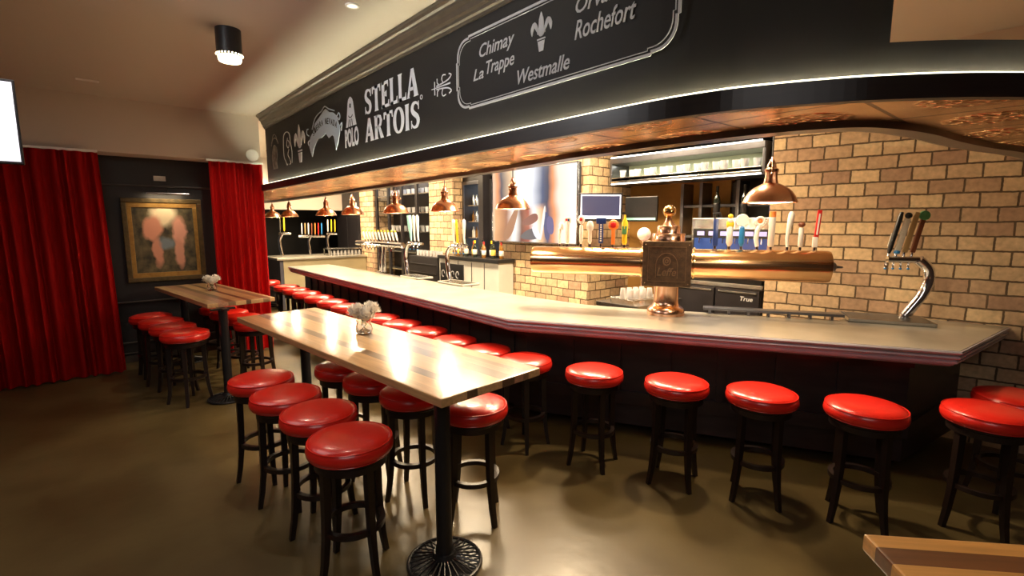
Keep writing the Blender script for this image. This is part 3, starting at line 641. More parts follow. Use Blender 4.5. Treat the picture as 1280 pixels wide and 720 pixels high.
body = [tuple(fb[0]), tuple(fb[1]), tuple(fb[2]), (5.74, .53)]
b = BM(); prism(b, body+[(5.6, 1.1), (4.9, 1.25), (4.45, 2.2), (4.12, 2.8), (3.88, 3.35), (3.84, 10.2), (fb[0].x, 10.2)][:-1], .10, 1.035); obj('front_panel', rel(b), 'bar_wood', bar)
b = BM(); sweep(b, fb, [(.0, .86), (.03, .86), (.03, .93), (.0, .93)], close_prof=True); sweep(b, fb, [(.0, .30), (.035, .30), (.035, .42), (.0, .42)], close_prof=True)
for i in range(18):                                                         # stiles between the panels
    y = 10.0-i*.40
    if y > 3.4: box(b, 0, .02, -.03, .03, .42, .86, 0, 0, Matrix.Translation((fb[0].x+(fb[1].x-fb[0].x)*(fb[0].y-y)/(fb[0].y-fb[1].y)-.02, y, 0)))
dv = (Vector(fb[2])-Vector(fb[1])); dn = dv.normalized(); a_ = math.atan2(dn.y, dn.x)
for i in range(1, 7):
    p = Vector(fb[1])+dv*i/7
    box(b, -.03, .03, -.02, 0.0, .42, .86, 0, 0, Matrix.Translation((p.x, p.y, 0)) @ Matrix.Rotation(a_, 4, 'Z'))
obj('panel_moulding', rel(b), 'bar_wood', bar)
b = BM(); sweep(b, fb, [(-.30, 0), (-.26, 0), (-.26, .11), (-.30, .11)], close_prof=True); obj('brick_plinth', rel(b), 'brick', bar)

# return counter beyond the bar
rc = thing('return_counter', 'cream and grey return counter beyond the far end of the bar', 'counter', (4.2, 12.0, 0))
b = BM(); box(b, -.85, 1.1, -.45, .7, 0, 1.12); obj('body', b, 'cream_panel', rc)
b = BM(); box(b, -.93, -.85, -.45, .7, 0, 1.12, .01); obj('side_panel', b, 'grey_panel', rc)
b = BM(); box(b, -1.0, 1.1, -.52, .7, 1.12, 1.17, .008); obj('worktop', b, 'zinc', rc)
rk = thing('glass_rack', 'steel rack of upturned glasses on the return counter', 'rack', (4.85, 11.85, 1.17))
b = BM(); box(b, -.42, .42, -.22, .22, .15, .17, .004)
for x in (-.4, .4):
    for y in (-.2, .2): box(b, x-.01, x+.01, y-.01, y+.01, 0, .15)
obj('frame', b, 'steel', rk)
for i in range(9):
    g = obj('upturned_glass', lathe(BM(), [(.035, 0), (.037, .002), (.030, .11), (.028, .115), (0, .115)], 12), 'frosty', rk, (-.36+i*.09, -.1, 0.0), True)

# ------------------------------------------------------------------ stools
def make_stool(label):
    t = thing('bar_stool', label, 'stool')
    prof = [(0, .800), (.10, .799), (.170, .793), (.204, .782), (.221, .768), (.229, .748), (.231, .730), (.228, .712), (.216, .700), (.200, .693), (.0, .693)]
    b = BM(); lathe(b, prof, 40); obj('seat_cushion', b, 'red_vinyl', t, smooth=True)
    b = BM(); tube(b, [(.222*math.cos(2*PI*k/40), .222*math.sin(2*PI*k/40), .770) for k in range(40)], .0035, 6, closed=True)
    tube(b, [(.217*math.cos(2*PI*k/40), .217*math.sin(2*PI*k/40), .701) for k in range(40)], .0035, 6, closed=True); obj('piping', b, 'red_vinyl', t, smooth=True)
    b = BM(); lathe(b, [(0, .693), (.200, .693), (.200, .680), (.192, .672), (.192, .635), (.175, .630), (0, .630)], 32); obj('seat_ring', b, 'black_wood', t, smooth=True)
    for k in range(4):
        a = PI/4+k*PI/2; ca, sa = math.cos(a), math.sin(a)
        pr_ = [(.158, .66), (.160, .52), (.163, .38), (.170, .25), (.184, .12), (.205, 0.0)]
        b = BM(); rings = []
        for (r, z), w_ in zip(pr_, [.020, .020, .019, .018, .016, .014]):
            rings.append([b.verts.new(((r+dx)*ca-dy*sa, (r+dx)*sa+dy*ca, z)) for dx, dy in ((-w_, -w_), (w_, -w_), (w_, w_), (-w_, w_))])
        for p, q in zip(rings, rings[1:]):
            for j in range(4): b.faces.new((p[j], p[(j+1) % 4], q[(j+1) % 4], q[j]))
        b.faces.new(rings[0]); b.faces.new(rings[-1])
        obj('leg', b, 'black_wood', t)
    b = BM(); R_ = []
    for k in range(36):
        a = 2*PI*k/36; R_.append([b.verts.new((r*math.cos(a), r*math.sin(a), z)) for r, z in ((.142, .272), (.172, .272), (.172, .302), (.142, .302))])
    for k in range(36):
        p, q = R_[k], R_[(k+1) % 36]
        for j in range(4): b.faces.new((p[j], p[(j+1) % 4], q[(j+1) % 4], q[j]))
    obj('foot_ring', b, 'black_wood', t, smooth=True)
    return t
stool0 = None
def place_stool(x, y, label, group, rz=None):
    global stool0
    if stool0 is None: stool0 = make_stool(label); t = stool0
    else: t = copy_tree(stool0)
    t.location = (x, y, 0); t.rotation_euler.z = random.uniform(0, PI/2) if rz is None else rz
    t['label'] = label; t['group'] = group
G1 = 'red stools around the near high table'; G2 = 'red stools around the far high table'; G3 = 'red stools along the bar'
R1 = 'red vinyl stool '
place_stool(1.01, 2.49, R1+'nearest of the four left of the near table', G1, .95)
place_stool(1.02, 2.985, R1+'second nearest of the four left of the near table', G1, .8)
place_stool(.965, 3.455, R1+'third nearest of the four left of the near table', G1, .7)
place_stool(.935, 3.94, R1+'farthest of the four left of the near table', G1, .75)
place_stool(1.82, 2.46, R1+'under the near right corner of the near table', G1, .85)
place_stool(1.655, 2.94, R1+'second from the near end on the bar side of the near table', G1, .6)
place_stool(1.585, 3.40, R1+'third from the near end on the bar side of the near table', G1, .8)
place_stool(1.54, 3.86, R1+'farthest on the bar side of the near table', G1, .7)
place_stool(.75, 6.18, R1+'nearest of the four left of the far table', G2)
place_stool(.70, 6.66, R1+'second nearest of the four left of the far table', G2)
place_stool(.64, 7.14, R1+'third nearest of the four left of the far table', G2)
place_stool(.58, 7.60, R1+'farthest of the four left of the far table, by the dark wall', G2)
place_stool(1.47, 6.32, R1+'nearest on the curtain side of the far table', G2)
place_stool(1.43, 6.785, R1+'second from the near end on the curtain side of the far table', G2)
place_stool(1.39, 7.27, R1+'third from the near end on the curtain side of the far table', G2)
place_stool(1.35, 7.755, R1+'farthest on the curtain side of the far table, before the red curtain', G2)
place_stool(4.16, .23, R1+'beside the right end corner of the bar, cut by the photo edge', G3)
place_stool(4.66, .13, R1+'behind the end stool, past the bar corner by the brick wall', G3)
place_stool(3.69, .76, R1+'before the angled bar front, nearest its right corner', G3, .3)
place_stool(3.46, 1.31, R1+'before the angled bar front, second from its right corner', G3, .4)
place_stool(3.22, 1.82, R1+'before the angled bar front, third from its right corner', G3, .35)
place_stool(2.98, 2.40, R1+'before the angled bar front, fourth from its right corner', G3, .3)
ords = ['first', 'second', 'third', 'fourth', 'fifth', 'sixth', 'seventh', 'eighth', 'ninth', 'tenth', 'eleventh', 'twelfth', 'thirteenth', 'fourteenth']
for i, (x, y) in enumerate([(2.79, 3.00), (2.74, 3.48), (2.73, 3.99), (2.75, 4.54), (2.74, 5.07), (2.73, 5.58), (2.74, 6.12), (2.75, 6.66), (2.76, 7.22), (2.77, 7.8), (2.78, 8.4), (2.79, 8.98), (2.80, 9.55), (2.75, 10.6)]):
    place_stool(x, y, R1 + (f'{ords[i]} along the straight part of the bar, counted from its bend' if i < 13 else 'beyond the far end of the bar, by the red curtain'), G3)

# ------------------------------------------------------------------ high tables
def base_bm():
    b = BM()
    tube(b, [(.205*math.cos(2*PI*k/40), .205*math.sin(2*PI*k/40), .012) for k in range(40)], .011, 8, closed=True)
    for k in range(28):
        a = 2*PI*k/28; tube(b, [(.04*math.cos(a), .04*math.sin(a), .055), (.12*math.cos(a), .12*math.sin(a), .035), (.205*math.cos(a), .205*math.sin(a), .014)], .005, 5)
    lathe(b, [(0, .075), (.06, .075), (.07, .05), (.06, .03), (0, .03)], 24)
    lathe(b, [(0, .004), (.195, .004), (.195, .012), (0, .012)], 32)
    return b
def high_table(label, cx, cy, rz, ln, wd, cols, plank, group='striped high tables'):
    t = thing('high_table', label, 'table', (cx, cy, 0), rz, group)
    b = BM(); box(b, -wd/2, wd/2, -ln/2, ln/2, 1.022, 1.07, .007); obj('tabletop', b, plank, t)
    for (x, y) in cols:
        p = Matrix.Rotation(-rz, 4, 'Z') @ Vector((x-cx, y-cy, 0))
        b = BM(); lathe(b, [(0, .06), (.05, .06), (.05, .10), (.045, .12), (.045, 1.0), (0, 1.0)], 24); obj('column', b, 'black_iron', t, (p.x, p.y, 0), True)
        b = BM(); box(b, -.12, .12, -.03, .03, 1.0, 1.022, .004); box(b, -.03, .03, -.12, .12, 1.0, 1.022, .004); obj('top_bracket', b, 'black_iron', t, (p.x, p.y, 0))
        obj('spoked_base', base_bm(), 'black_iron', t, (p.x, p.y, 0), True)
    return t
high_table('long high table of striped wood with glossy top in the foreground', 1.515, 3.53, math.radians(4.6), 3.07, .745, [(1.41, 2.19), (1.54, 4.8)], 'planks')
high_table('striped wooden high table against the dark wall under the painting', 1.18, 7.19, math.radians(6.7), 2.2, .71, [(1.09, 6.02), (1.0, 8.08)], 'planks_light')
# corner of a third table at the lower right: corner (1.571,.299), boards run along (.67,-.74)
rz3 = math.atan2(-.74, .67)+PI/2-PI    # local -Y .. the table's length
d1 = Vector((.67, -.74)); d2 = Vector((-.80, -.60)); d2 = Vector((-.74, -.67))
c3 = Vector((1.575, .30))+d1*1.0+d2*.37
t3 = high_table('golden striped wooden table corner at the lower right of the photo', c3.x, c3.y, math.atan2(d1.y, d1.x)-PI/2, 2.0, .74, [(c3.x-.2, c3.y+.1)], 'planks_gold')

# ------------------------------------------------------------------ vases
def vase(label, x, y, s_=1.0, blooms=((-.032, .01, .112), (.036, -.01, .115), (0, -.03, .098))):
    t = thing('flower_vase', label, 'vase', (x, y, 1.07), 0, 'vases of white flowers on the tables')
    b = BM(); lathe(b, [(0, 0), (.035*s_, 0), (.042*s_, .01), (.045*s_, .03), (.040*s_, .06), (.035*s_, .08), (.040*s_, .10), (.037*s_, .10), (.032*s_, .08), (.037*s_, .06), (.042*s_, .03), (.038*s_, .013), (0, .010)], 24, cap=False)
    obj('glass_bowl', b, 'glass', t, smooth=True)
    b = BM()
    for k in range(7):
        a = k*2.4; tube(b, [(.02*math.cos(a)*s_, .02*math.sin(a)*s_, .015), (-.015*math.cos(a)*s_, -.015*math.sin(a)*s_, .07), (.03*math.cos(a+1)*s_, .03*math.sin(a+1)*s_, .095*s_)], .002, 5)
    obj('stem', b, 'stem', t)
    rnd = random.Random(3)
    for (bx, by, bz) in blooms:
        b = BM()
        for k in range(220):                                 # many narrow curled petals
            th = rnd.uniform(0, 2*PI); ph = math.acos(rnd.uniform(-.35, 1)); d = Vector((math.sin(ph)*math.cos(th), math.sin(ph)*math.sin(th), math.cos(ph)))
            r = .056*s_*rnd.uniform(.8, 1.05); sd = d.cross(Vector((0, 0, 1)))
            sd = sd.normalized() if sd.length > .01 else Vector((1, 0, 0)); c = Vector((bx*s_, by*s_, bz*s_)); w_ = .0075*s_; u_ = sd.cross(d)
            v1 = b.verts.new(c+d*r*.2-sd*w_*.4); v2 = b.verts.new(c+d*r*.2+sd*w_*.4); v3 = b.verts.new(c+d*r*.8+sd*w_); v4 = b.verts.new(c+d*r*.8-sd*w_); v5 = b.verts.new(c+d*r+u_*.008*s_)
            b.faces.new((v1, v2, v3, v4)); b.faces.new((v4, v3, v5))
        ball(b, (bx*s_, by*s_, bz*s_), .030*s_, 10)
        obj('bloom', b, 'petal', t)
vase('small glass vase of white chrysanthemums on the near striped table', 1.63, 3.64, 1.5)
vase('small glass vase of white flowers on the far table before the curtain', 1.22, 7.3, 1.25)

# ------------------------------------------------------------------ curtains, painting, wall fittings
def curtain(label, x0, x1, y, z1, seed, xb0=None, xb1=None):
    rnd = random.Random(seed); t = thing('velvet_curtain', label, 'curtain', ((x0+x1)/2, y, 0), 0, 'red curtains along the back wall')
    b = BM(); n = int((x1-x0)/.012); ph = rnd.uniform(0, 6); ws = [rnd.uniform(.6, 1.5) for _ in range(400)]; X_ = []; s_ = 0
    nz = 14; rows = []
    for k in range(n+1):
        s_ += ws[int(k*.012/.11) % 400]*.012
        X_.append(s_)
    for j in range(nz+1):
        f = j/nz; z = .015+(z1-.015)*f; row = []
        amp = .052-.018*f
        for k in range(n+1):
            u = k/n; xa = (xb0 if xb0 is not None else x0)*(1-f)+x0*f; xb = (xb1 if xb1 is not None else x1)*(1-f)+x1*f
            q = math.sin(X_[k]*2*PI/.115+ph)
            row.append(b.verts.new((xa+(xb-xa)*u-(x0+x1)/2, amp*math.copysign(abs(q)**.8, q)+.02*math.sin(X_[k]*9+2*f), z)))
        rows.append(row)
    for p, q in zip(rows, rows[1:]):
        for k in range(n): b.faces.new((p[k], p[k+1], q[k+1], q[k]))
    bmesh.ops.solidify(b, geom=b.faces[:], thickness=.004)
    obj('drape', b, 'curtain', t, smooth=True)
    b = BM(); box(b, x0-(x0+x1)/2-.03, x1-(x0+x1)/2-.0, -.03, .03, z1, z1+.028, .004); obj('track', b, 'white_plastic', t)
    return t
curtain('dark red velvet curtain filling the left side of the back wall', -3.0, .24, 8.03, 2.80, 5, -3.0, .30)
curtain('bright red velvet curtain between the painting and the bar', 1.425, 2.125, 8.05, 2.80, 11)
p = thing('framed_painting', 'large dark framed painting with pale rosy forms hanging on the black wall', 'painting', (.90, 8.55, 1.12))
b = BM(); W_, H_ = .93, 1.16
for (x0, x1, z0, z1) in ((-W_/2, W_/2, 0, .06), (-W_/2, W_/2, H_-.06, H_), (-W_/2, -W_/2+.06, .06, H_-.06), (W_/2-.06, W_/2, .06, H_-.06)): box(b, x0, x1, -.06, 0, z0, z1, .008)
obj('frame', b, 'gold_frame', p)
b = BM()
for (x0, x1, z0, z1) in ((-W_/2+.06, W_/2-.06, .06, .125), (-W_/2+.06, W_/2-.06, H_-.125, H_-.06), (-W_/2+.06, -W_/2+.11, .125, H_-.125), (W_/2-.11, W_/2-.06, .125, H_-.125)): box(b, x0, x1, -.045, 0, z0, z1, .004)
obj('gilt_liner', b, 'gold_liner', p)
b = BM(); box(b, -W_/2+.11, W_/2-.11, -.03, -.01, .125, H_-.125); obj('canvas', b, 'painting', p)
p = thing('picture_light', 'slim steel picture light above the framed painting', 'picture light', (.97, 8.55, 2.31))
b = BM(); box(b, -.26, .24, -.20, -.15, .02, .045, .006); obj('lamp_head', b, 'frame_steel', p)
b = BM(); tube(b, [(0, 0, .10), (0, -.08, .11), (0, -.16, .045)], .006, 8); obj('arm', b, 'frame_steel', p)
lamp('picture_lamp', 'AREA', (.95, 8.36, 2.325), 3, (1, .78, .5), rot=(math.radians(28), 0, 0), size=.4, size_y=.04)
b = BM(); box(b, -.07, .07, -.012, 0, -.035, .035, .003); box(b, -.05, -.03, -.018, -.012, -.01, .01); box(b, .0, .04, -.018, -.012, -.012, .012)
tag(obj('wall_plate', b, 'white_metal', None, (.90, 8.55, 2.56)), 'small grey wall plate on the black wall above the picture light', 'wall plate')
b = BM(); lathe(b, [(0, 0), (.07, 0), (.085, .02), (.085, .05), (.06, .06), (0, .06)], 24, mtx=Matrix.Rotation(PI/2, 4, 'X'))
tag(obj('wall_speaker', b, 'white_plastic', None, (2.0, 8.12, 2.93), True), 'small round white fitting on the pale wall above the right curtain', 'speaker')
# ceiling fittings
t = thing('can_light', 'black cylindrical ceiling can light with glowing base', 'ceiling light', (1.044, 4.70, 3.5))
b = BM(); lathe(b, [(0, 0), (.095, 0), (.095, -.21), (.088, -.21), (.088, -.01), (0, -.01)], 32, cap=False); obj('housing', b, 'black_iron', t, smooth=True)
b = BM(); lathe(b, [(.0, -.195), (.086, -.195), (.086, -.235), (.080, -.25), (0, -.25)], 32); obj('diffuser', b, 'lamp_diffuser', t, smooth=True)
b = BM()
for k in range(24): ball(b, (.096*math.cos(2*PI*k/24), .096*math.sin(2*PI*k/24), -.20), .006, 6)
obj('vent_hole', b, 'lamp_diffuser', t)
lamp('can_lamp', 'SPOT', (1.044, 4.70, 3.23), 60, WARMW, size=.06, spot=120, blend=.8)
t = thing('recessed_light', 'small round recessed light in the ceiling near the crown moulding', 'ceiling light', (1.62, 3.60, 3.5))
b = BM(); lathe(b, [(.035, -.001), (.05, -.001), (.05, -.008), (.035, -.010)], 24, cap=False); obj('ring', b, 'white_plastic', t, smooth=True)
b = BM(); lathe(b, [(0, -.002), (.036, -.002), (.036, -.006), (0, -.006)], 24); obj('lens', b, 'spot_lens', t)
b = BM(); box(b, -.10, .10, -.03, .03, -.012, 0, .004); box(b, -.08, .08, -.008, .008, -.016, -.012)
tag(obj('ceiling_vent', b, 'white_plastic', None, (.20, 7.3, 3.5)), 'small flat white vent strip on the ceiling above the left curtain', 'vent')
t = thing('television', 'hanging television with a blank white screen at the left edge', 'television', (-.78, 5.0, 2.35))
b = BM(); box(b, -.52, .52, 0, .06, 0, .58, .006); obj('casing', b, 'black_plastic', t)
b = BM(); box(b, -.505, .505, -.003, .001, .018, .562); obj('screen', b, 'white_screen', t)
b = BM(); tube(b, [(0, .05, .3), (0, .05, 1.15)], .02, 10); obj('ceiling_pole', b, 'black_iron', t)

# ------------------------------------------------------------------ pendants
def pendant(label, x, y, first=[None]):
    if first[0] is None:
        t = thing('pendant_lamp', label, 'pendant lamp'); first[0] = t
        out = [(.168, 0), (.172, .004), (.166, .014), (.155, .042), (.132, .076), (.100, .104), (.066, .122), (.046, .132), (.042, .150), (.038, .175), (.038, .215)]
        b = BM(); lathe(b, out+[(.036, .215)]+[(r-.004, z-.001) for r, z in out[::-1]][1:-2]+[(.164, 0)], 36, cap=False); obj('shade', b, 'shade_copper', t, smooth=True)
        b = BM(); lathe(b, [(.160, .006), (.150, .040), (.126, .073), (.094, .100), (.060, .117), (.0, .12)], 36, cap=False); obj('lining', b, 'shade_in', t, smooth=True)
        b = BM(); lathe(b, [(0, .205), (.040, .205), (.044, .21), (.044, .225), (.030, .235), (.026, .26), (.018, .275), (.010, .29), (0, .30)], 24); obj('cap', b, 'rose_copper', t, smooth=True)
        b = BM()
        for a in (0, PI): tube(b, [(.040*math.cos(a), .04*math.sin(a), .18), (.060*math.cos(a), .06*math.sin(a), .19), (.052*math.cos(a), .052*math.sin(a), .25), (.012*math.cos(a), .012*math.sin(a), .305)], .004, 6)
        ball(b, (.064, 0, .19), .011, 8); ball(b, (-.064, 0, .19), .011, 8); obj('yoke', b, 'rose_copper', t, smooth=True)
        b = BM(); tube(b, [(0, 0, .29), (0, 0, 1.41)], .005, 8); obj('cord', b, 'dark_steel', t)
        b = BM(); lathe(b, [(0, 1.40), (.05, 1.40), (.055, 1.42), (.055, 1.43), (0, 1.43)], 20); obj('ceiling_rose', b, 'rose_copper', t, smooth=True)
        b = BM(); ball(b, (0, 0, .05), .032, 14); obj('bulb', b, 'bulb', t, smooth=True)
    else: t = copy_tree(first[0])
    t.location = (x, y, 2.07); t.rotation_euler.z = random.uniform(0, 3); t['label'] = label; t['group'] = 'copper pendant lamps over the bar'
    lamp('pendant_light', 'POINT', (x, y, 2.085), 32, (1, .80, .52), size=.035)
P1 = 'copper dome pendant lamp '
for lb, x, y in (('at the far right, over the copper beer tower', 3.55, 1.378), ('in front of the large television', 3.2, 3.631), ('before the second brick pier', 3.2, 4.825), ('over the white handled taps, before the dark glass shelves', 3.2, 6.0),
                 ('fourth from the curtain, before the dark door', 3.2, 7.388), ('third from the curtain', 3.2, 8.478), ('second from the curtain', 3.2, 10.451), ('nearest the red curtain, at the far end', 3.2, 11.603)):
    pendant(P1+lb, x, y)

# ------------------------------------------------------------------ copper beer tower
TD = Vector((.485, -.875, 0)).normalized(); TA = math.atan2(TD.y, TD.x)      # local +X runs along the beam
tw = thing('beer_tower', 'large copper beam beer tower with ball finial and many tap handles', 'beer tower', (4.16, 2.5, 1.07), TA)
b = BM(); lathe(b, [(0, 0), (.172, 0), (.175, .02), (.168, .055), (.150, .075), (.130, .085), (.118, .11), (.114, .13), (.114, .27), (.125, .29), (0, .29)], 40); obj('pedestal', b, 'rose_copper', tw, smooth=True)
RX = Matrix.Rotation(PI/2, 4, 'Y')
ZC = .492
for s_ in (-1, 1):
    b = BM(); prof = [(.138, .20), (.138, 1.30), (.132, 1.325), (.10, 1.335), (0, 1.335)] if s_ > 0 else [(.138, .20), (.138, 1.30), (.132, 1.325), (.10, 1.335), (0, 1.335)]
    lathe(b, prof, 40, mtx=Matrix.Translation((0, 0, ZC)) @ Matrix.Rotation(s_*PI/2, 4, 'Y'), cap=False); obj('copper_beam', b, 'copper', tw, smooth=True)
    b = BM()
    for q in (.20, .225): lathe(b, [(.138, q), (.150, q), (.152, q+.008), (.150, q+.016), (.138, q+.016)], 40, mtx=Matrix.Translation((0, 0, ZC)) @ Matrix.Rotation(s_*PI/2, 4, 'Y'))
    obj('beam_collar', b, 'brass', tw, smooth=True)
    b = BM(); lathe(b, [(0, 1.33), (.045, 1.33), (.05, 1.35), (.035, 1.37), (.012, 1.38), (.010, 1.42), (0, 1.43)], 20, mtx=Matrix.Translation((0, 0, ZC)) @ Matrix.Rotation(s_*PI/2, 4, 'Y'))
    if s_ > 0: obj('end_valve', b, 'dark_steel', tw, smooth=True)
    else: b.free()
b = BM(); box(b, -.205, .205, -.16, .16, .29, .70, .012); obj('centre_box', b, 'brass', tw)
b = BM(); box(b, -.215, .215, -.185, -.158, .285, .70, .006); obj('plaque', b, 'pewter', tw)
b = BM(); FX = Matrix.Translation((0, -.185, .285)) @ Matrix.Rotation(PI/2, 4, 'X')
def rect_ring(u0, u1, v0, v1, wd): stroke(b, [(u0, v0), (u1, v0), (u1, v1), (u0, v1)], wd, FX, closed=True)
rect_ring(-.165, .165, .05, .365, .004)
stroke(b, [(-.095, .08)]+[(-.095, .20)]+arc(0, .20, .095, .11, 180, 0, 14)+[(.095, .20), (.095, .08)], .005, FX)
stroke(b, arc(0, .235, .03, .036, 0, 360, 16)[:-1], .012, FX, closed=True); stroke(b, arc(0, .235, .012, .015, 0, 360, 10)[:-1], .012, FX, closed=True)
text_bm(b, 'Leffe', (-.085, .085, .10, .175), FX, shear=.25, bold=.01)
for x in (-.19, .19):
    for z in (.03, .385): ball(b, FX @ Vector((x, z, 0)), .005, 8)
obj('plaque_relief', b, 'pewter_light', tw)
b = BM(); lathe(b, [(0, .70), (.150, .70), (.150, .765), (.146, .77), (.106, .77), (.106, .835), (.102, .84), (.060, .845), (.045, .87), (.030, .90), (.022, .93), (0, .93)], 40); obj('stepped_crown', b, 'rose_copper', tw, smooth=True)
b = BM(); ball(b, (0, 0, .975), .060, 24); obj('ball_finial', b, 'brass', tw, smooth=True)
# handles: (t along beam, kind)
def handle(parent, kind, loc, tilt=(0, 0), h=.30):
    """one tap handle, origin at its ferrule"""
    mt = Matrix.Rotation(tilt[0], 4, 'X') @ Matrix.Rotation(tilt[1], 4, 'Y')
    b = BM(); mats = ['chrome']; lathe(b, [(0, -.02), (.010, -.02), (.012, .0), (.009, .03), (0, .03)], 12)
    def add(mn):
        if mn not in mats: mats.append(mn)
        return mats.index(mn)
    if kind == 'badge_white': i = add('white_plastic'); j = add('red'); lathe(b, [(.010, .02), (.020, .05), (.023, .2), (.02, h-.04), (0, h-.04)], 14, i); box(b, -.035, .035, -.012, .012, h-.06, h, .01, i); box(b, -.02, .0, -.014, -.010, h-.045, h-.018, 0, j); box(b, .004, .02, -.014, -.010, h-.045, h-.018, 0, add('navy'))
    elif kind == 'oval_white': i = add('white_plastic'); j = add('red'); lathe(b, [(.009, .02), (.018, .06), (.022, .16), (.015, .21), (0, .215)], 14, i); ball(b, (0, 0, h-.045), .045, 14, (.8, .5, 1), i); ball(b, (0, -.018, h-.045), .018, 10, (1, .5, 1), j)
    elif kind == 'club_white': i = add('white_plastic'); lathe(b, [(.009, .02), (.020, .05), (.018, .15), (.034, h-.08), (.036, h-.04), (.022, h-.005), (0, h)], 16, i)
    elif kind == 'blue_text':
        i = add('navy'); k_ = add('white_plastic'); box(b, -.022, .022, -.012, .012, .03, h-.05, .006, i); box(b, -.05, .05, -.014, .014, h-.07, h-.01, .012, i)
        for q in range(8): box(b, -.008, .008, -.014, -.011, .05+q*.022, .064+q*.022, 0, k_)
    elif kind == 'orange_disc': i = add('orange'); j = add('red'); box(b, -.018, .018, -.010, .010, .02, h-.08, .005, i); ball(b, (0, 0, h-.06), .052, 18, (1, .3, 1), i); ball(b, (0, -.012, h-.06), .030, 14, (1, .3, 1), j)
    elif kind == 'gold_bottle': i = add('yellow'); j = add('green'); lathe(b, [(.014, .02), (.026, .04), (.024, .12), (.032, .18), (.030, .23), (.012, .27), (.008, h), (0, h)], 16, i); box(b, -.024, .024, -.031, -.022, .12, .20, .004, j)
    elif kind == 'dark_crook': i = add('navy'); box(b, -.022, .022, -.012, .012, .02, h-.05, .006, i); tube(b, [(-.01, 0, h-.06), (-.02, 0, h-.01), (.03, 0, h), (.04, 0, h-.04)], .011, 8, add('black_plastic'))
    elif kind == 'yellow_oval': i = add('white_plastic'); j = add('yellow'); lathe(b, [(.012, .02), (.028, .05), (.026, .17), (.02, .2), (0, .2)], 14, i); ball(b, (0, 0, .22), .035, 14, (1, .6, 1.3), j); ball(b, (0, -.012, .25), .022, 12, (1, .5, 1), i); ball(b, (0, 0, h-.02), .022, 12, (1, 1, 1), j)
    elif kind == 'white_disc': i = add('blue'); j = add('white_plastic'); lathe(b, [(.010, .02), (.024, .05), (.022, h-.12), (0, h-.1)], 14, i); lathe(b, [(0, -.014), (.05, -.014), (.055, 0), (.05, .014), (0, .014)], 28, j, Matrix.Translation((0, 0, h-.055)) @ Matrix.Rotation(PI/2, 4, 'X'))
    elif kind == 'ring_white':
        i = add('white_plastic'); tube(b, [(0, 0, .02), (-.012, 0, .09), (-.006, 0, .16), (.012, 0, h-.09)], [.016, .021, .02, .016], 12, i)
        tube(b, [(.014+.032*math.cos(2*PI*k/20), 0, h-.055+.032*math.sin(2*PI*k/20)) for k in range(20)], .013, 8, i, True); ball(b, (.014, 0, h-.055), .026, 12, (1, .3, 1), add('orange'))
    elif kind == 'orange_top': i = add('white_plastic'); j = add('orange'); lathe(b, [(.018, .02), (.026, .03), (.028, h-.05), (0, h-.05)], 18, i); lathe(b, [(0, h-.05), (.028, h-.05), (.027, h), (0, h)], 18, j)
    elif kind == 'slender': i = add('white_plastic'); tube(b, [(0, 0, .02), (-.006, 0, .1), (.002, 0, .18), (.014, 0, h-.07), (.018, 0, h-.02), (.016, 0, h)], [.012, .014, .018, .026, .024, .01], 12, i)
    elif kind == 'knob': i = add('white_plastic'); j = add('brown_wood'); lathe(b, [(.012, .02), (.020, .03), (.020, .18), (.016, .19), (0, .19)], 14, i); ball(b, (0, 0, .215), .028, 14, (1, 1, .8), j)
    elif kind == 'red_white': i = add('red'); j = add('white_plastic'); box(b, -.017, .017, -.010, .010, .10, h, .004, i, Matrix.Rotation(.06, 4, 'Y')); box(b, -.019, .019, -.012, .012, .02, .11, .004, j); box(b, -.006, .006, -.014, -.009, .13, h-.03, 0, j, Matrix.Rotation(.06, 4, 'Y'))
    elif kind == 'pub_white': i = add('white_plastic'); lathe(b, [(.010, .02), (.014, .03), (.018, h-.03), (.016, h), (0, h)], 12, i); lathe(b, [(0, h-.005), (.017, h-.005), (.015, h+.02), (0, h+.025)], 12, add('yellow'))
    elif kind == 'pale_ale': i = add('label_white'); j = add('black_plastic'); box(b, -.022, .022, -.012, .012, .03, h-.06, .004, i); ball(b, (0, 0, h-.03), .028, 12, (1.1, .8, 1), j); text_bm(b, 'PALE RIDER', (.05, h-.08, -.010, .010), Matrix.Translation((0, -.013, 0)) @ Matrix.Rotation(PI/2, 4, 'X') @ Matrix.Rotation(PI/2, 4, 'Z'), bold=.01, mi=j); lathe(b, [(0, .02), (.024, .02), (.024, .045), (0, .045)], 12, add('blue'))
    elif kind == 'black_white': i = add('black_plastic'); lathe(b, [(.012, .02), (.018, .05), (.02, h-.05), (.014, h), (0, h)], 12, i); box(b, -.019, .019, -.021, -.014, .08, .2, 0, add('label_white'))
    elif kind == 'tan': i = add('tan_wood'); box(b, -.020, .020, -.010, .010, .03, h, .006, i)
    elif kind == 'green_disc': i = add('brown_wood'); j = add('green'); box(b, -.018, .018, -.012, .012, .03, h-.06, .006, i); lathe(b, [(0, -.014), (.040, -.014), (.044, 0), (.040, .014), (0, .014)], 24, j, Matrix.Translation((0, 0, h-.03)) @ Matrix.Rotation(PI/2, 4, 'X'))
    elif kind == 'cyan': i = add('cyan'); tube(b, [(0, 0, .02), (0, 0, .12), (-.005, 0, .25), (-.008, 0, h)], [.012, .018, .034, .038], 12, i)
    else: i = add(kind); lathe(b, [(.010, .02), (.018, .05), (.020, h-.06), (.013, h), (0, h)], 12, i)
    o = obj('tap_handle', b, mats, parent, loc, True); o.rotation_euler = (tilt[0], tilt[1], 0)
    return o
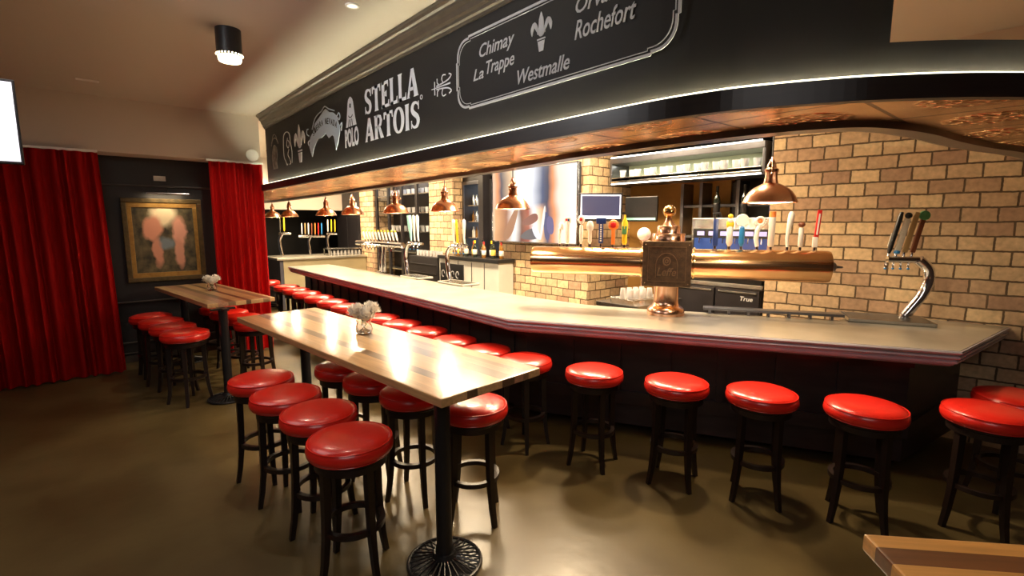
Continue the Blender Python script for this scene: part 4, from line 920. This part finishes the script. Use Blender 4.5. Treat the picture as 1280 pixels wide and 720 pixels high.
for tt, k_, h in ((-1.06, 'slender', .24), (-.98, 'badge_white', .29), (-.84, 'oval_white', .31), (-.75, 'club_white', .25), (-.64, 'blue_text', .29), (-.52, 'orange_disc', .27), (-.41, 'gold_bottle', .31),
                  (.41, 'dark_crook', .32), (.53, 'yellow_oval', .31), (.63, 'white_disc', .31), (.76, 'ring_white', .30), (.87, 'orange_top', .33), (1.0, 'slender', .33), (1.10, 'knob', .24), (1.21, 'red_white', .34)):
    handle(tw, k_, (tt, .03, ZC+.145), (0, 0), h)
for tt in (-1.0, -.8, -.6, -.4, .45, .65, .85, 1.05):
    b = BM(); tube(b, [(0, .10, 0), (0, .17, .0), (0, .20, -.03), (0, .205, -.09)], .011, 8); obj('faucet', b, 'chrome', tw, (tt, 0, ZC-.02), True)

# ------------------------------------------------------------------ chrome taps on the bar
def curved_tower(label, x, y, rz, pts, r, bar_len, handles, h=.30, group=None, base_r=.05, tiltlean=(.25, .15)):
    """pipe in local XZ plane, arm towards +X; faucets spread along local X at arm"""
    t = thing('tap_tower', label, 'beer tap', (x, y, 1.105 if x > 5 else 1.07), rz, group)
    b = BM(); sp = smooth_path([Vector(p) for p in pts], 6); tube(b, sp, r, 14); obj('pipe', b, 'chrome', t, smooth=True)
    b = BM(); lathe(b, [(0, 0), (base_r, 0), (base_r, .012), (base_r*.75, .025), (r*1.25, .04), (0, .045)], 24); obj('base_flange', b, 'chrome', t, smooth=True)
    e = Vector(pts[-1]); b = BM(); tube(b, [e, e+Vector((bar_len, 0, 0))], r*.62, 12); obj('tap_bar', b, 'chrome', t, smooth=True)
    n = len(handles)
    for i, k_ in enumerate(handles):
        px = e.x+bar_len*(i+.6)/n
        b = BM(); tube(b, [(0, 0, 0), (0, -.05, -.01), (0, -.07, -.04), (0, -.07, -.08)], .010, 8); ball(b, (0, -.07, -.085), .012, 8, mi=1); obj('faucet', b, ['chrome', 'blue'], t, (px, 0, e.z), True)
        handle(t, k_, (px, -.045, e.z+.03), (tiltlean[0], tiltlean[1]), h)
    return t
# right-hand tower by the brick wall (arm towards the left of the photo)
curved_tower('chrome curved tap tower with leaning handles by the brick wall at right', 5.42, .90, math.atan2(.8, -.6), [(0, 0, .02), (-.05, 0, .10), (-.12, 0, .22), (-.155, 0, .34), (-.135, 0, .44), (-.06, 0, .515)], .044, .24, ['green_disc', 'tan', 'pale_ale', 'black_white'], .39, tiltlean=(.05, -.22))
curved_tower('chrome curved tap with white and yellow handles behind the straight bar', 4.1, 6.07, -PI/2, [(0, 0, .02), (-.03, 0, .14), (-.07, 0, .30), (-.05, 0, .44), (.04, 0, .52), (.14, 0, .53)], .033, .34, ['slender', 'yellow', 'tan', 'slender'], .36, tiltlean=(.0, -.1))
curved_tower('chrome curved tap with pale cyan handle beside the white handled rail', 4.02, 7.2, -PI/2, [(0, 0, .02), (-.02, 0, .14), (-.05, 0, .30), (-.02, 0, .44), (.06, 0, .53), (.16, 0, .545)], .033, .34, ['cyan', 'slender', 'slender'], .42, tiltlean=(.0, -.12))
# long horizontal rail tower
t = thing('tap_rail_tower', 'wide chrome tap rail on a post with rows of white and yellow handles', 'beer tap', (4.0, 8.1, 1.07), -PI/2)
b = BM(); tube(b, [(0, 0, .0), (0, 0, .46)], .038, 14); tube(b, [(.09, .02, .0), (.09, .02, .46)], .024, 14); obj('post', b, 'chrome', t, smooth=True)
b = BM(); tube(b, [(-.98, 0, .50), (.80, 0, .50)], .05, 16); obj('rail', b, 'chrome', t, smooth=True)
b = BM(); lathe(b, [(0, 0), (.10, 0), (.10, .012), (.06, .025), (0, .03)], 24); obj('base_flange', b, 'chrome', t, smooth=True)
for i in range(11): handle(t, 'pub_white', (-.62+i*.125, 0, .56), (.25, 0), .17)
for i in range(11):
    b = BM(); tube(b, [(0, 0, 0), (0, -.07, -.01), (0, -.09, -.04), (0, -.09, -.09)], .010, 8); obj('faucet', b, 'chrome', t, (-.62+i*.125, -.03, .49), True)
# far towers on the return counter
def far_tower(label, x, y, hs, s_=1):
    t = thing('tap_tower', label, 'beer tap', (x, y, 1.17), -.55, None); t.scale = (s_*.9, s_*.9, s_); t.location.z = 1.182
    b = BM(); tube(b, smooth_path([Vector((0, 0, 0)), Vector((-.04, 0, .2)), Vector((-.05, 0, .38)), Vector((.02, 0, .52))], 5), .04, 12); obj('pipe', b, 'chrome', t, smooth=True)
    b = BM(); tube(b, [(-.06, 0, .52), (.24 if len(hs) < 6 else .46, 0, .52)], .028, 12)
    if len(hs) >= 6: tube(b, [(-.06, 0, .52), (-.34, 0, .52)], .04, 12)
    obj('tap_bar', b, 'chrome', t, smooth=True)
    for i, k_ in enumerate(hs): handle(t, k_, ((-.02+i*.10) if len(hs) < 6 else -.24+i*.10, -.02, .56), (.1, .05), .34)
far_tower('farthest chrome tap tower, beside the red curtain on the return counter', 3.50, 12.1, ['chrome', 'yellow'], 1.0)
far_tower('wide chrome tap tower with a row of coloured handles on the return counter', 4.22, 12.3, ['white_plastic', 'tan', 'white_plastic', 'brown_wood', 'orange', 'red', 'blue'], .85)
far_tower('chrome tap tower with two amber handles at the right of the return counter', 4.72, 12.4, ['white_plastic', 'yellow', 'yellow'], .95)

# drip trays
def tray(label, x, y, rz, lx, ly, z=1.07, h=.03, m='dark_steel', grp='steel drip trays on the bar'):
    t = thing('drip_tray', label, 'drip tray', (x, y, z), rz, grp)
    b = BM(); box(b, -lx/2, lx/2, -ly/2, ly/2, 0, h*.5, .003)
    for q in (-ly/2, ly/2-.008): box(b, -lx/2, lx/2, q, q+.008, 0, h, .002)
    for q in (-lx/2, lx/2-.008): box(b, q, q+.008, -ly/2, ly/2, 0, h, .002)
    obj('pan', b, m, t)
    b = BM(); n = int(lx/.02)
    for k in range(n): box(b, -lx/2+.012+k*(lx-.024)/n, -lx/2+.012+k*(lx-.024)/n+.008, -ly/2+.01, ly/2-.01, h*.75, h)
    obj('grille', b, 'steel', t)
tray('steel drip tray under the right-hand tap tower by the brick wall', 5.32, 1.02, math.atan2(.9, -.42), .62, .40, h=.035, m='steel')
tray('white drip tray under the tap nearest the television', 4.02, 5.75, PI/2, .62, .30, m='white_metal')
tray('white drip tray under the tap with the pale cyan handle', 3.98, 6.85, PI/2, .55, .28, m='white_metal')
# speed rail at the bar's inner edge, right of the beer tower
t = thing('speed_rail', 'long brown metal ledge on brackets along the inner edge of the bar', 'ledge', (4.74, 1.80, 1.07), math.atan2(-.875, .485))
b = BM(); box(b, -.55, .62, -.02, .10, .035, .06, .004); obj('ledge', b, 'dark_steel', t)
for k in range(7): obj('bracket', box(BM(), -.50+k*.17, -.48+k*.17, 0, .06, 0, .035), 'dark_steel', t)

# ------------------------------------------------------------------ back bar
t = thing('large_television', 'large wall television with a bright picture on the brick pier', 'television', (5.14, 5.41, 1.64))
b = BM(); box(b, 0, .07, -.92, .92, 0, 1.13, .006); obj('casing', b, 'black_plastic', t)
b = BM()
for (y0, y1, z0, z1) in ((-.925, .925, -.005, .015), (-.925, .925, 1.115, 1.135), (-.925, -.905, 0, 1.13), (.905, .925, 0, 1.13)): box(b, -.008, .02, y0, y1, z0, z1, .002)
obj('bezel', b, 'frame_steel', t)
b = BM(); box(b, -.004, 0, -.905, .905, .015, 1.115)
bmesh.ops.transform(b, matrix=Matrix.Scale(-1, 4, (0, 1, 0)), verts=b.verts); obj('screen', b, 'screen', t)
PICF = [([(.10, .02), (.25, .02), (.36, .50), (.31, .50)], (.40, .17, .09)), ([(.40, .30), (.56, .42), (.60, .30), (.47, .22), (.38, .24)], (.20, .035, .04)),
        ([(.33, .03), (.62, .03), (.58, .20), (.44, .17)], (.10, .10, .13)), ([(.56, .04), (.64, .03), (.56, .24), (.50, .20)], (.9, .93, 1)), ([(.66, .03), (.73, .03), (.71, .40), (.64, .42)], (.05, .07, .22)), ([(.69, .12), (.77, .10), (.76, .34), (.68, .36)], (.10, .10, .30)),
        ([(.60, .03), (.63, .03), (.68, .48), (.65, .5)], (.97, .95, .9))]
b = BM()
pm = []
for i, (pts, c) in enumerate(PICF):
    stx = Matrix(((0, 0, -1, -.005-.0003*i), (-1, 0, 0, .905), (0, 1, 0, .015), (0, 0, 0, 1)))
    flat(b, [(u*1.81, v*1.10) for u, v in smooth_loop(pts)], stx, .0002, i); pm.append(mat('picture_patch', (.02, .02, .02), .3, emit=c, estr=1.0))
obj('picture_shape', b, pm, t)
b = BM(); box(b, .07, .16, -.2, .2, .35, .75); obj('mount', b, 'black_iron', t)
# order monitor on the pier's side
a_m = math.radians(-38)
t = thing('order_monitor', 'small order monitor with a dark blue screen on an arm by the brick pier', 'monitor', (5.15, 4.10, 1.96), a_m)
b = BM(); box(b, -.29, .29, 0, .05, 0, .37, .008); obj('casing', b, 'black_plastic', t)
b = BM(); box(b, -.265, .265, -.003, .001, .035, .345); obj('screen_border', b, 'pos_border', t)
b = BM(); box(b, -.25, .25, -.006, -.002, .075, .33); obj('screen', b, 'pos_screen', t)
b = BM(); tube(b, [(0, .05, .19), (.02, .20, .19), (.04, .44, .19)], .018, 8); obj('arm', b, 'black_iron', t)
t = thing('order_monitor', 'black monitor turned half away, right of the dark blue screen', 'monitor', (5.66, 3.83, 1.96), math.radians(-75))
b = BM(); box(b, -.22, .22, 0, .05, 0, .33, .008); obj('casing', b, 'black_plastic', t)
b = BM(); box(b, -.20, .20, -.004, .001, .02, .05); obj('lit_strip', b, 'cyan', t)
b = BM(); tube(b, [(0, .05, .12), (-.2, .20, .12), (-.50, .385, .12)], .018, 8); obj('arm', b, 'black_iron', t)
# steel hood shelf with glasses
t = thing('glass_shelf', 'long steel wall shelf with pale green back and lit tubes above the niche', 'shelf', (5.6, 3.28, 2.46))
b = BM(); box(b, 0, .42, -1.03, 1.03, 0, .03, .004); box(b, -.01, .42, -1.03, 1.03, .285, .36, .006); box(b, .0, .42, 1.0, 1.04, 0, .36, .01); box(b, .0, .42, -1.04, -1.0, 0, .36, .01); obj('cabinet', b, 'dark_steel', t)
b = BM(); box(b, -.012, -.002, -1.0, 1.0, .02, .05, .003); box(b, .0, .42, -1.0, 1.0, .085, .095, .002); obj('shelf_board', b, 'steel', t)
b = BM(); box(b, .40, .42, -1.0, 1.0, .03, .285); obj('back_panel', b, 'shelf_green', t)
b = BM(); tube(b, [(-.02, -1.0, .365), (-.02, 1.0, .365)], .008, 8); tube(b, [(.0, -1.0, .012), (.0, 1.0, .012)], .008, 8); obj('light_tube', b, 'tube', t)
b = BM(); box(b, -.02, .42, -1.0, 1.05, .42, .62); obj('header', b, 'black_frame', t)
lamp('shelf_light', 'AREA', (5.75, 3.28, 2.73), 7, (1, .95, .78), size=.1, size_y=1.9)
g0 = None; nth = ['first', 'second', 'third', 'fourth', 'fifth', 'sixth', 'seventh', 'eighth', 'ninth', 'tenth', 'eleventh', 'twelfth', 'thirteenth', 'fourteenth', 'fifteenth', 'sixteenth']
for i in range(16):
    if g0 is None:
        g0 = obj('beer_glass', lathe(BM(), [(0, 0), (.034, 0), (.036, .01), (.046, .085), (.046, .10), (.043, .10), (.033, .012), (0, .010)], 16, cap=False), 'frosty', None, None, True); g = g0
    else: g = g0.copy(); C.objects.link(g)
    g.location = (5.68+.05*(i % 2), 4.15-i*.118, 2.556)
    tag(g, f'short clear glass on the lit steel shelf, {nth[i]} from the left', 'glass', 'glasses on the lit steel shelf')
# niche: dark shelving, dispenser, refrigerator
t = thing('back_shelving', 'dark open shelving inside the niche behind the beer tower', 'shelving', (6.0, 2.75, 0))
b = BM(); box(b, .28, .33, -.95, .70, .95, 2.45); obj('back_board', b, 'black_frame', t)
for y in (-.95, -.05, .42, .68): obj('upright', box(BM(), .0, .28, y-.02, y+.02, .95, 2.45), 'dark_steel', t)
b = BM()
for z in (2.14, 1.75): box(b, .02, .28, -.95, .68, z, z+.03)
obj('shelf_board', b, 'dark_steel', t)
t = thing('wine_dispenser', 'stainless wine dispenser with blue lit displays behind the tap handles', 'dispenser', (5.72, 2.64, 1.36))
b = BM(); box(b, 0, .26, -.48, .48, 0, .64, .01); obj('cabinet', b, 'steel', t)
b = BM(); box(b, -.012, 0, -.45, .45, .03, .51, .004); obj('front_panel', b, 'black_plastic', t)
b = BM(); box(b, -.016, -.012, -.43, -.02, .16, .40); box(b, -.016, -.012, .02, .43, .16, .40); obj('blue_display', b, 'blue_glow', t)
for k in range(6): obj('small_display', box(BM(), -.020, -.012, -.42+k*.145, -.33+k*.145, .43, .48), 'lilac_glow', t)
b = BM()
for k in range(6): tube(b, [(-.01, -.38+k*.145, .40), (-.05, -.38+k*.145, .40), (-.055, -.38+k*.145, .34)], .008, 8)
obj('spout', b, 'chrome', t, smooth=True)
t = thing('undercounter_refrigerator', 'low dark two-door refrigerator with steel top behind the bar', 'refrigerator', (5.60, 2.72, 0))
b = BM(); box(b, .02, .38, -.52, .52, .08, 1.22); obj('cabinet', b, 'dark_steel', t)
b = BM(); box(b, -.02, .37, -.54, .56, 1.30, 1.36, .006); box(b, -.02, .37, -.54, .56, 1.20, 1.25, .006); obj('steel_top', b, 'steel', t)
b = BM(); box(b, .05, .36, -.5, .5, 1.25, 1.30); obj('dark_gap', b, 'black_plastic', t)
for y0, y1 in ((-.51, -.01), (.01, .51)):
    b = BM(); box(b, -.01, .02, y0, y1, .12, 1.18, .006); d = obj('door', b, 'black_frame', t)
    b = BM(); box(b, -.02, -.01, y0+.03, y1-.03, 1.14, 1.16, .002); obj('handle', b, 'steel', d)
b = BM(); text_bm(b, 'True', (.0, .14, 0, .05), Matrix.Translation((-.01, -.30, 1.06)) @ SX, shear=.2, bold=.01, depth=.003); obj('lettering', b, 'grey_letter', t)

def bottle(label, x, y, z, kind='bottle_dark', lab='label_white', foil='foil_red', h=.30, group='bottles on the back counter', nm='wine_bottle', cat='bottle'):
    t = thing(nm, label, cat, (x, y, z), 0, group); k_ = h/.30
    b = BM(); lathe(b, [(0, 0), (.036, 0), (.038, .01), (.038, .17*k_), (.034, .195*k_), (.016, .225*k_), (.0145, .285*k_), (.016, .29*k_), (.016, h), (0, h)], 18); obj('glass_body', b, kind, t, smooth=True)
    b = BM(); lathe(b, [(.0385, .05*k_), (.0392, .051*k_), (.0392, .14*k_), (.0385, .141*k_)], 18, cap=False); obj('paper_label', b, lab, t, smooth=True)
    b = BM(); lathe(b, [(0, h+.002), (.0175, h+.002), (.0168, .25*k_), (.0155, .25*k_)], 14, cap=False); obj('foil_cap', b, foil, t, smooth=True)
for nm_, y in (('left', 2.88), ('right', 2.55)): bottle(f'tall black bottle on the wine dispenser, the {nm_} one', 5.85, y, 2.00, h=.38, lab='black_plastic', foil='black_plastic', group='black bottles on the wine dispenser')
bottle('black bottle beside the brick wall, right end of the dispenser', 5.80, 2.21, 2.0, h=.30, lab='navy', foil='navy', group='black bottles on the wine dispenser')
# round lamp beside the finial
t = thing('globe_lamp', 'small pinkish round lamp beside the beer tower box', 'lamp', (4.90, 3.26, 1.07))
b = BM(); lathe(b, [(0, 0), (.09, 0), (.09, .02), (.03, .04), (.02, .1), (.02, .62), (.05, .66), (0, .66)], 20); obj('stand', b, 'rose_copper', t, smooth=True)
b = BM(); ball(b, (0, 0, .74), .078, 20); obj('globe', b, mat('pinkish_globe', (.8, .6, .5), .3, emit=(1, .62, .5), estr=.25, noise=(4, (.7, .5, .42))), t, smooth=True)
# wire tray of glasses left of the tower base
t = thing('dish_rack', 'wire rack holding upturned glasses behind the left part of the beer tower', 'rack', (4.55, 3.06, 1.07), math.radians(-12))
t0 = thing('service_station', 'low steel service counter behind the bar beside the brick pier', 'counter', (4.75, 3.18, 0))
b = BM(); box(b, -.42, .42, -.24, .26, 0, 1.02); obj('cabinet', b, 'dark_steel', t0)
b = BM(); box(b, -.45, .45, -.27, .28, 1.02, 1.07, .005); obj('worktop', b, 'steel', t0)
b = BM()
for k in range(9): tube(b, [(-.24+k*.06, -.18, .06), (-.24+k*.06, .18, .06)], .003, 6)
tube(b, [(-.25, -.18, .06), (.25, -.18, .06), (.25, .18, .06), (-.25, .18, .06)], .005, 6, closed=True)
for x in (-.25, .25):
    for y in (-.18, .18): tube(b, [(x, y, 0), (x, y, .06)], .005, 6)
obj('wire_frame', b, 'steel', t)
for i in range(8): obj('upturned_glass', lathe(BM(), [(.035, 0), (.036, .002), (.028, .10), (.026, .105), (0, .105)], 12), 'frosty', t, (-.20+(i % 4)*.09, -.08+.12*(i//4), .064), True)

# back counter, fridges, shelving left of the television
t = thing('back_counter', 'tall back counter with black worktop, white fronts and a small chalkboard', 'counter', (4.95, 6.95, 0))
b = BM(); box(b, .02, .33, -.97, .75, .0, 1.30); obj('cabinet', b, 'white_metal', t)
b = BM(); box(b, -.02, .34, -1.0, .76, 1.30, 1.36, .006); obj('worktop', b, 'black_plastic', t)
b = BM()
for y in (-.60, -.25, .15): box(b, .012, .02, y-.006, y+.006, .1, 1.28)
obj('door_gap', b, 'dark_steel', t)
b = BM(); box(b, .0, .02, -.02, .70, .85, 1.22, .004); d = obj('chalkboard', b, 'black_plastic', t)
b = BM()
for k in range(4): stroke(b, arc(.06+k*.15, .13, .045, .06, 0, 300, 10), .010, Matrix.Translation((-.002, .66, .90)) @ SX, depth=.002)
obj('chalk_drawing', b, 'grey_letter', d)
labs = ['label_yellow', 'bottle_dark', 'label_white', 'label_yellow', 'label_white', 'bottle_dark', 'label_white', 'label_white', 'label_yellow', 'label_white']
for i in range(10):
    y = 7.25-i*.125
    bottle(f'wine bottle on the black back counter, {ords[i]} from the left', 5.08+.07*(i % 2), y, 1.36, 'bottle_dark' if i % 3 else 'bottle_amber', labs[i], ['foil_red', 'yellow', 'black_plastic'][i % 3], .27+.03*((i*7) % 3)/2)
# lit drinks refrigerators behind
def fridge(label, y0, y1, x=5.5):
    t = thing('drinks_refrigerator', label, 'refrigerator', (x, (y0+y1)/2, 1.36), 0, 'lit drinks refrigerators behind the back counter'); w_ = (y1-y0)/2
    b = BM(); box(b, .02, .6, -w_, w_, 0, .05); box(b, .02, .6, -w_, w_, 1.35, 1.6); box(b, .02, .6, -w_, -w_+.05, 0, 1.4); box(b, .02, .6, w_-.05, w_, 0, 1.4); box(b, .55, .6, -w_, w_, 0, 1.4); obj('cabinet', b, 'black_frame', t)
    b = BM(); box(b, .50, .545, -w_+.05, w_-.05, .05, 1.35); obj('lit_back', b, 'cool_light', t)
    b = BM()
    for z in (.3, .6, .9): box(b, .06, .5, -w_+.05, w_-.05, z, z+.015)
    obj('shelf', b, 'steel', t)
    b = BM()
    for (a, c, z0, z1) in ((-w_, w_, 0, .06), (-w_, w_, 1.29, 1.35), (-w_, -w_+.05, .06, 1.29), (w_-.05, w_, .06, 1.29)): box(b, 0, .02, a, c, z0, z1, .003)
    obj('door_frame', b, 'dark_steel', t)
    rn = random.Random(int(y0*10))
    for z in (.315, .615, .915):
        k = -w_+.11
        while k < w_-.08:
            bb = BM(); lathe(bb, [(0, 0), (.03, 0), (.03, .12), (.012, .16), (.012, .2), (0, .2)], 10); obj('bottle', bb, rn.choice(['bottle_dark', 'bottle_amber', 'label_white', 'steel']), t, (.2, k, z), True); k += .10
fridge('lit glass-fronted refrigerator between the black post and the television', 6.38, 6.86)
fridge('lit glass-fronted refrigerator left of the black post', 7.0, 7.7)
b = BM(); box(b, 0, .2, -.07, .07, 0, 3.5, .006); struct('trim_7', b, 'black_frame', (5.35, 6.93, 0))
# dark glass shelving
t = thing('glass_cabinet', 'tall black shelving with bluish glassware between two brick piers', 'shelving', (5.35, 9.75, 0))
for y in (-1.2, -.6, .05, .65, 1.25): obj('upright', box(BM(), 0, .05, y-.04, y+.04, 0, 3.4), 'black_frame', t)
b = BM()
for z in (.9, 1.3, 1.75, 2.15, 2.55): box(b, .02, .4, -1.2, 1.2, z, z+.02)
obj('shelf_board', b, 'steel', t)
b = BM(); box(b, .42, .45, -1.2, 1.2, 0, 3.4); obj('back_board', b, 'black_frame', t)
for z in (1.77, 2.17, 2.57):
    for k in range(12): obj('glass_tumbler', lathe(BM(), [(0, 0), (.035, 0), (.045, .12), (.042, .12), (.033, .01), (0, .01)], 10, cap=False), 'frosty', t, (.2, -1.1+k*.19, z), True)
lamp('cabinet_light', 'AREA', (5.6, 9.75, 3.0), 14, (.8, .9, 1), size=.2, size_y=2)
# dark side cupboard below with glasses
t = thing('glass_washer_shelf', 'low dark cupboard stacked with glasses below the brick pier', 'cupboard', (4.95, 8.24, 0))
b = BM(); box(b, 0, .34, -.5, .55, 0, 1.30, .006); obj('cabinet', b, 'black_frame', t)
b = BM()
for z in (.98, 1.15): box(b, -.01, 0, -.46, .5, z, z+.012)
obj('shelf_edge', b, 'dark_steel', t)
for k in range(8): obj('glass_tumbler', lathe(BM(), [(0, 0), (.030, 0), (.036, .11), (.033, .11), (.028, .01), (0, .01)], 10, cap=False), 'frosty', t, (.14, -.42+k*.12, 1.30), True)
# small white box on far wall, alarm
b = BM(); box(b, -.03, .0, -.05, .05, -.08, .08, .006); tag(obj('wall_sensor', b, 'white_plastic', None, (5.29, 12.0, 2.38)), 'small white sensor box high on the dark door wall', 'sensor')
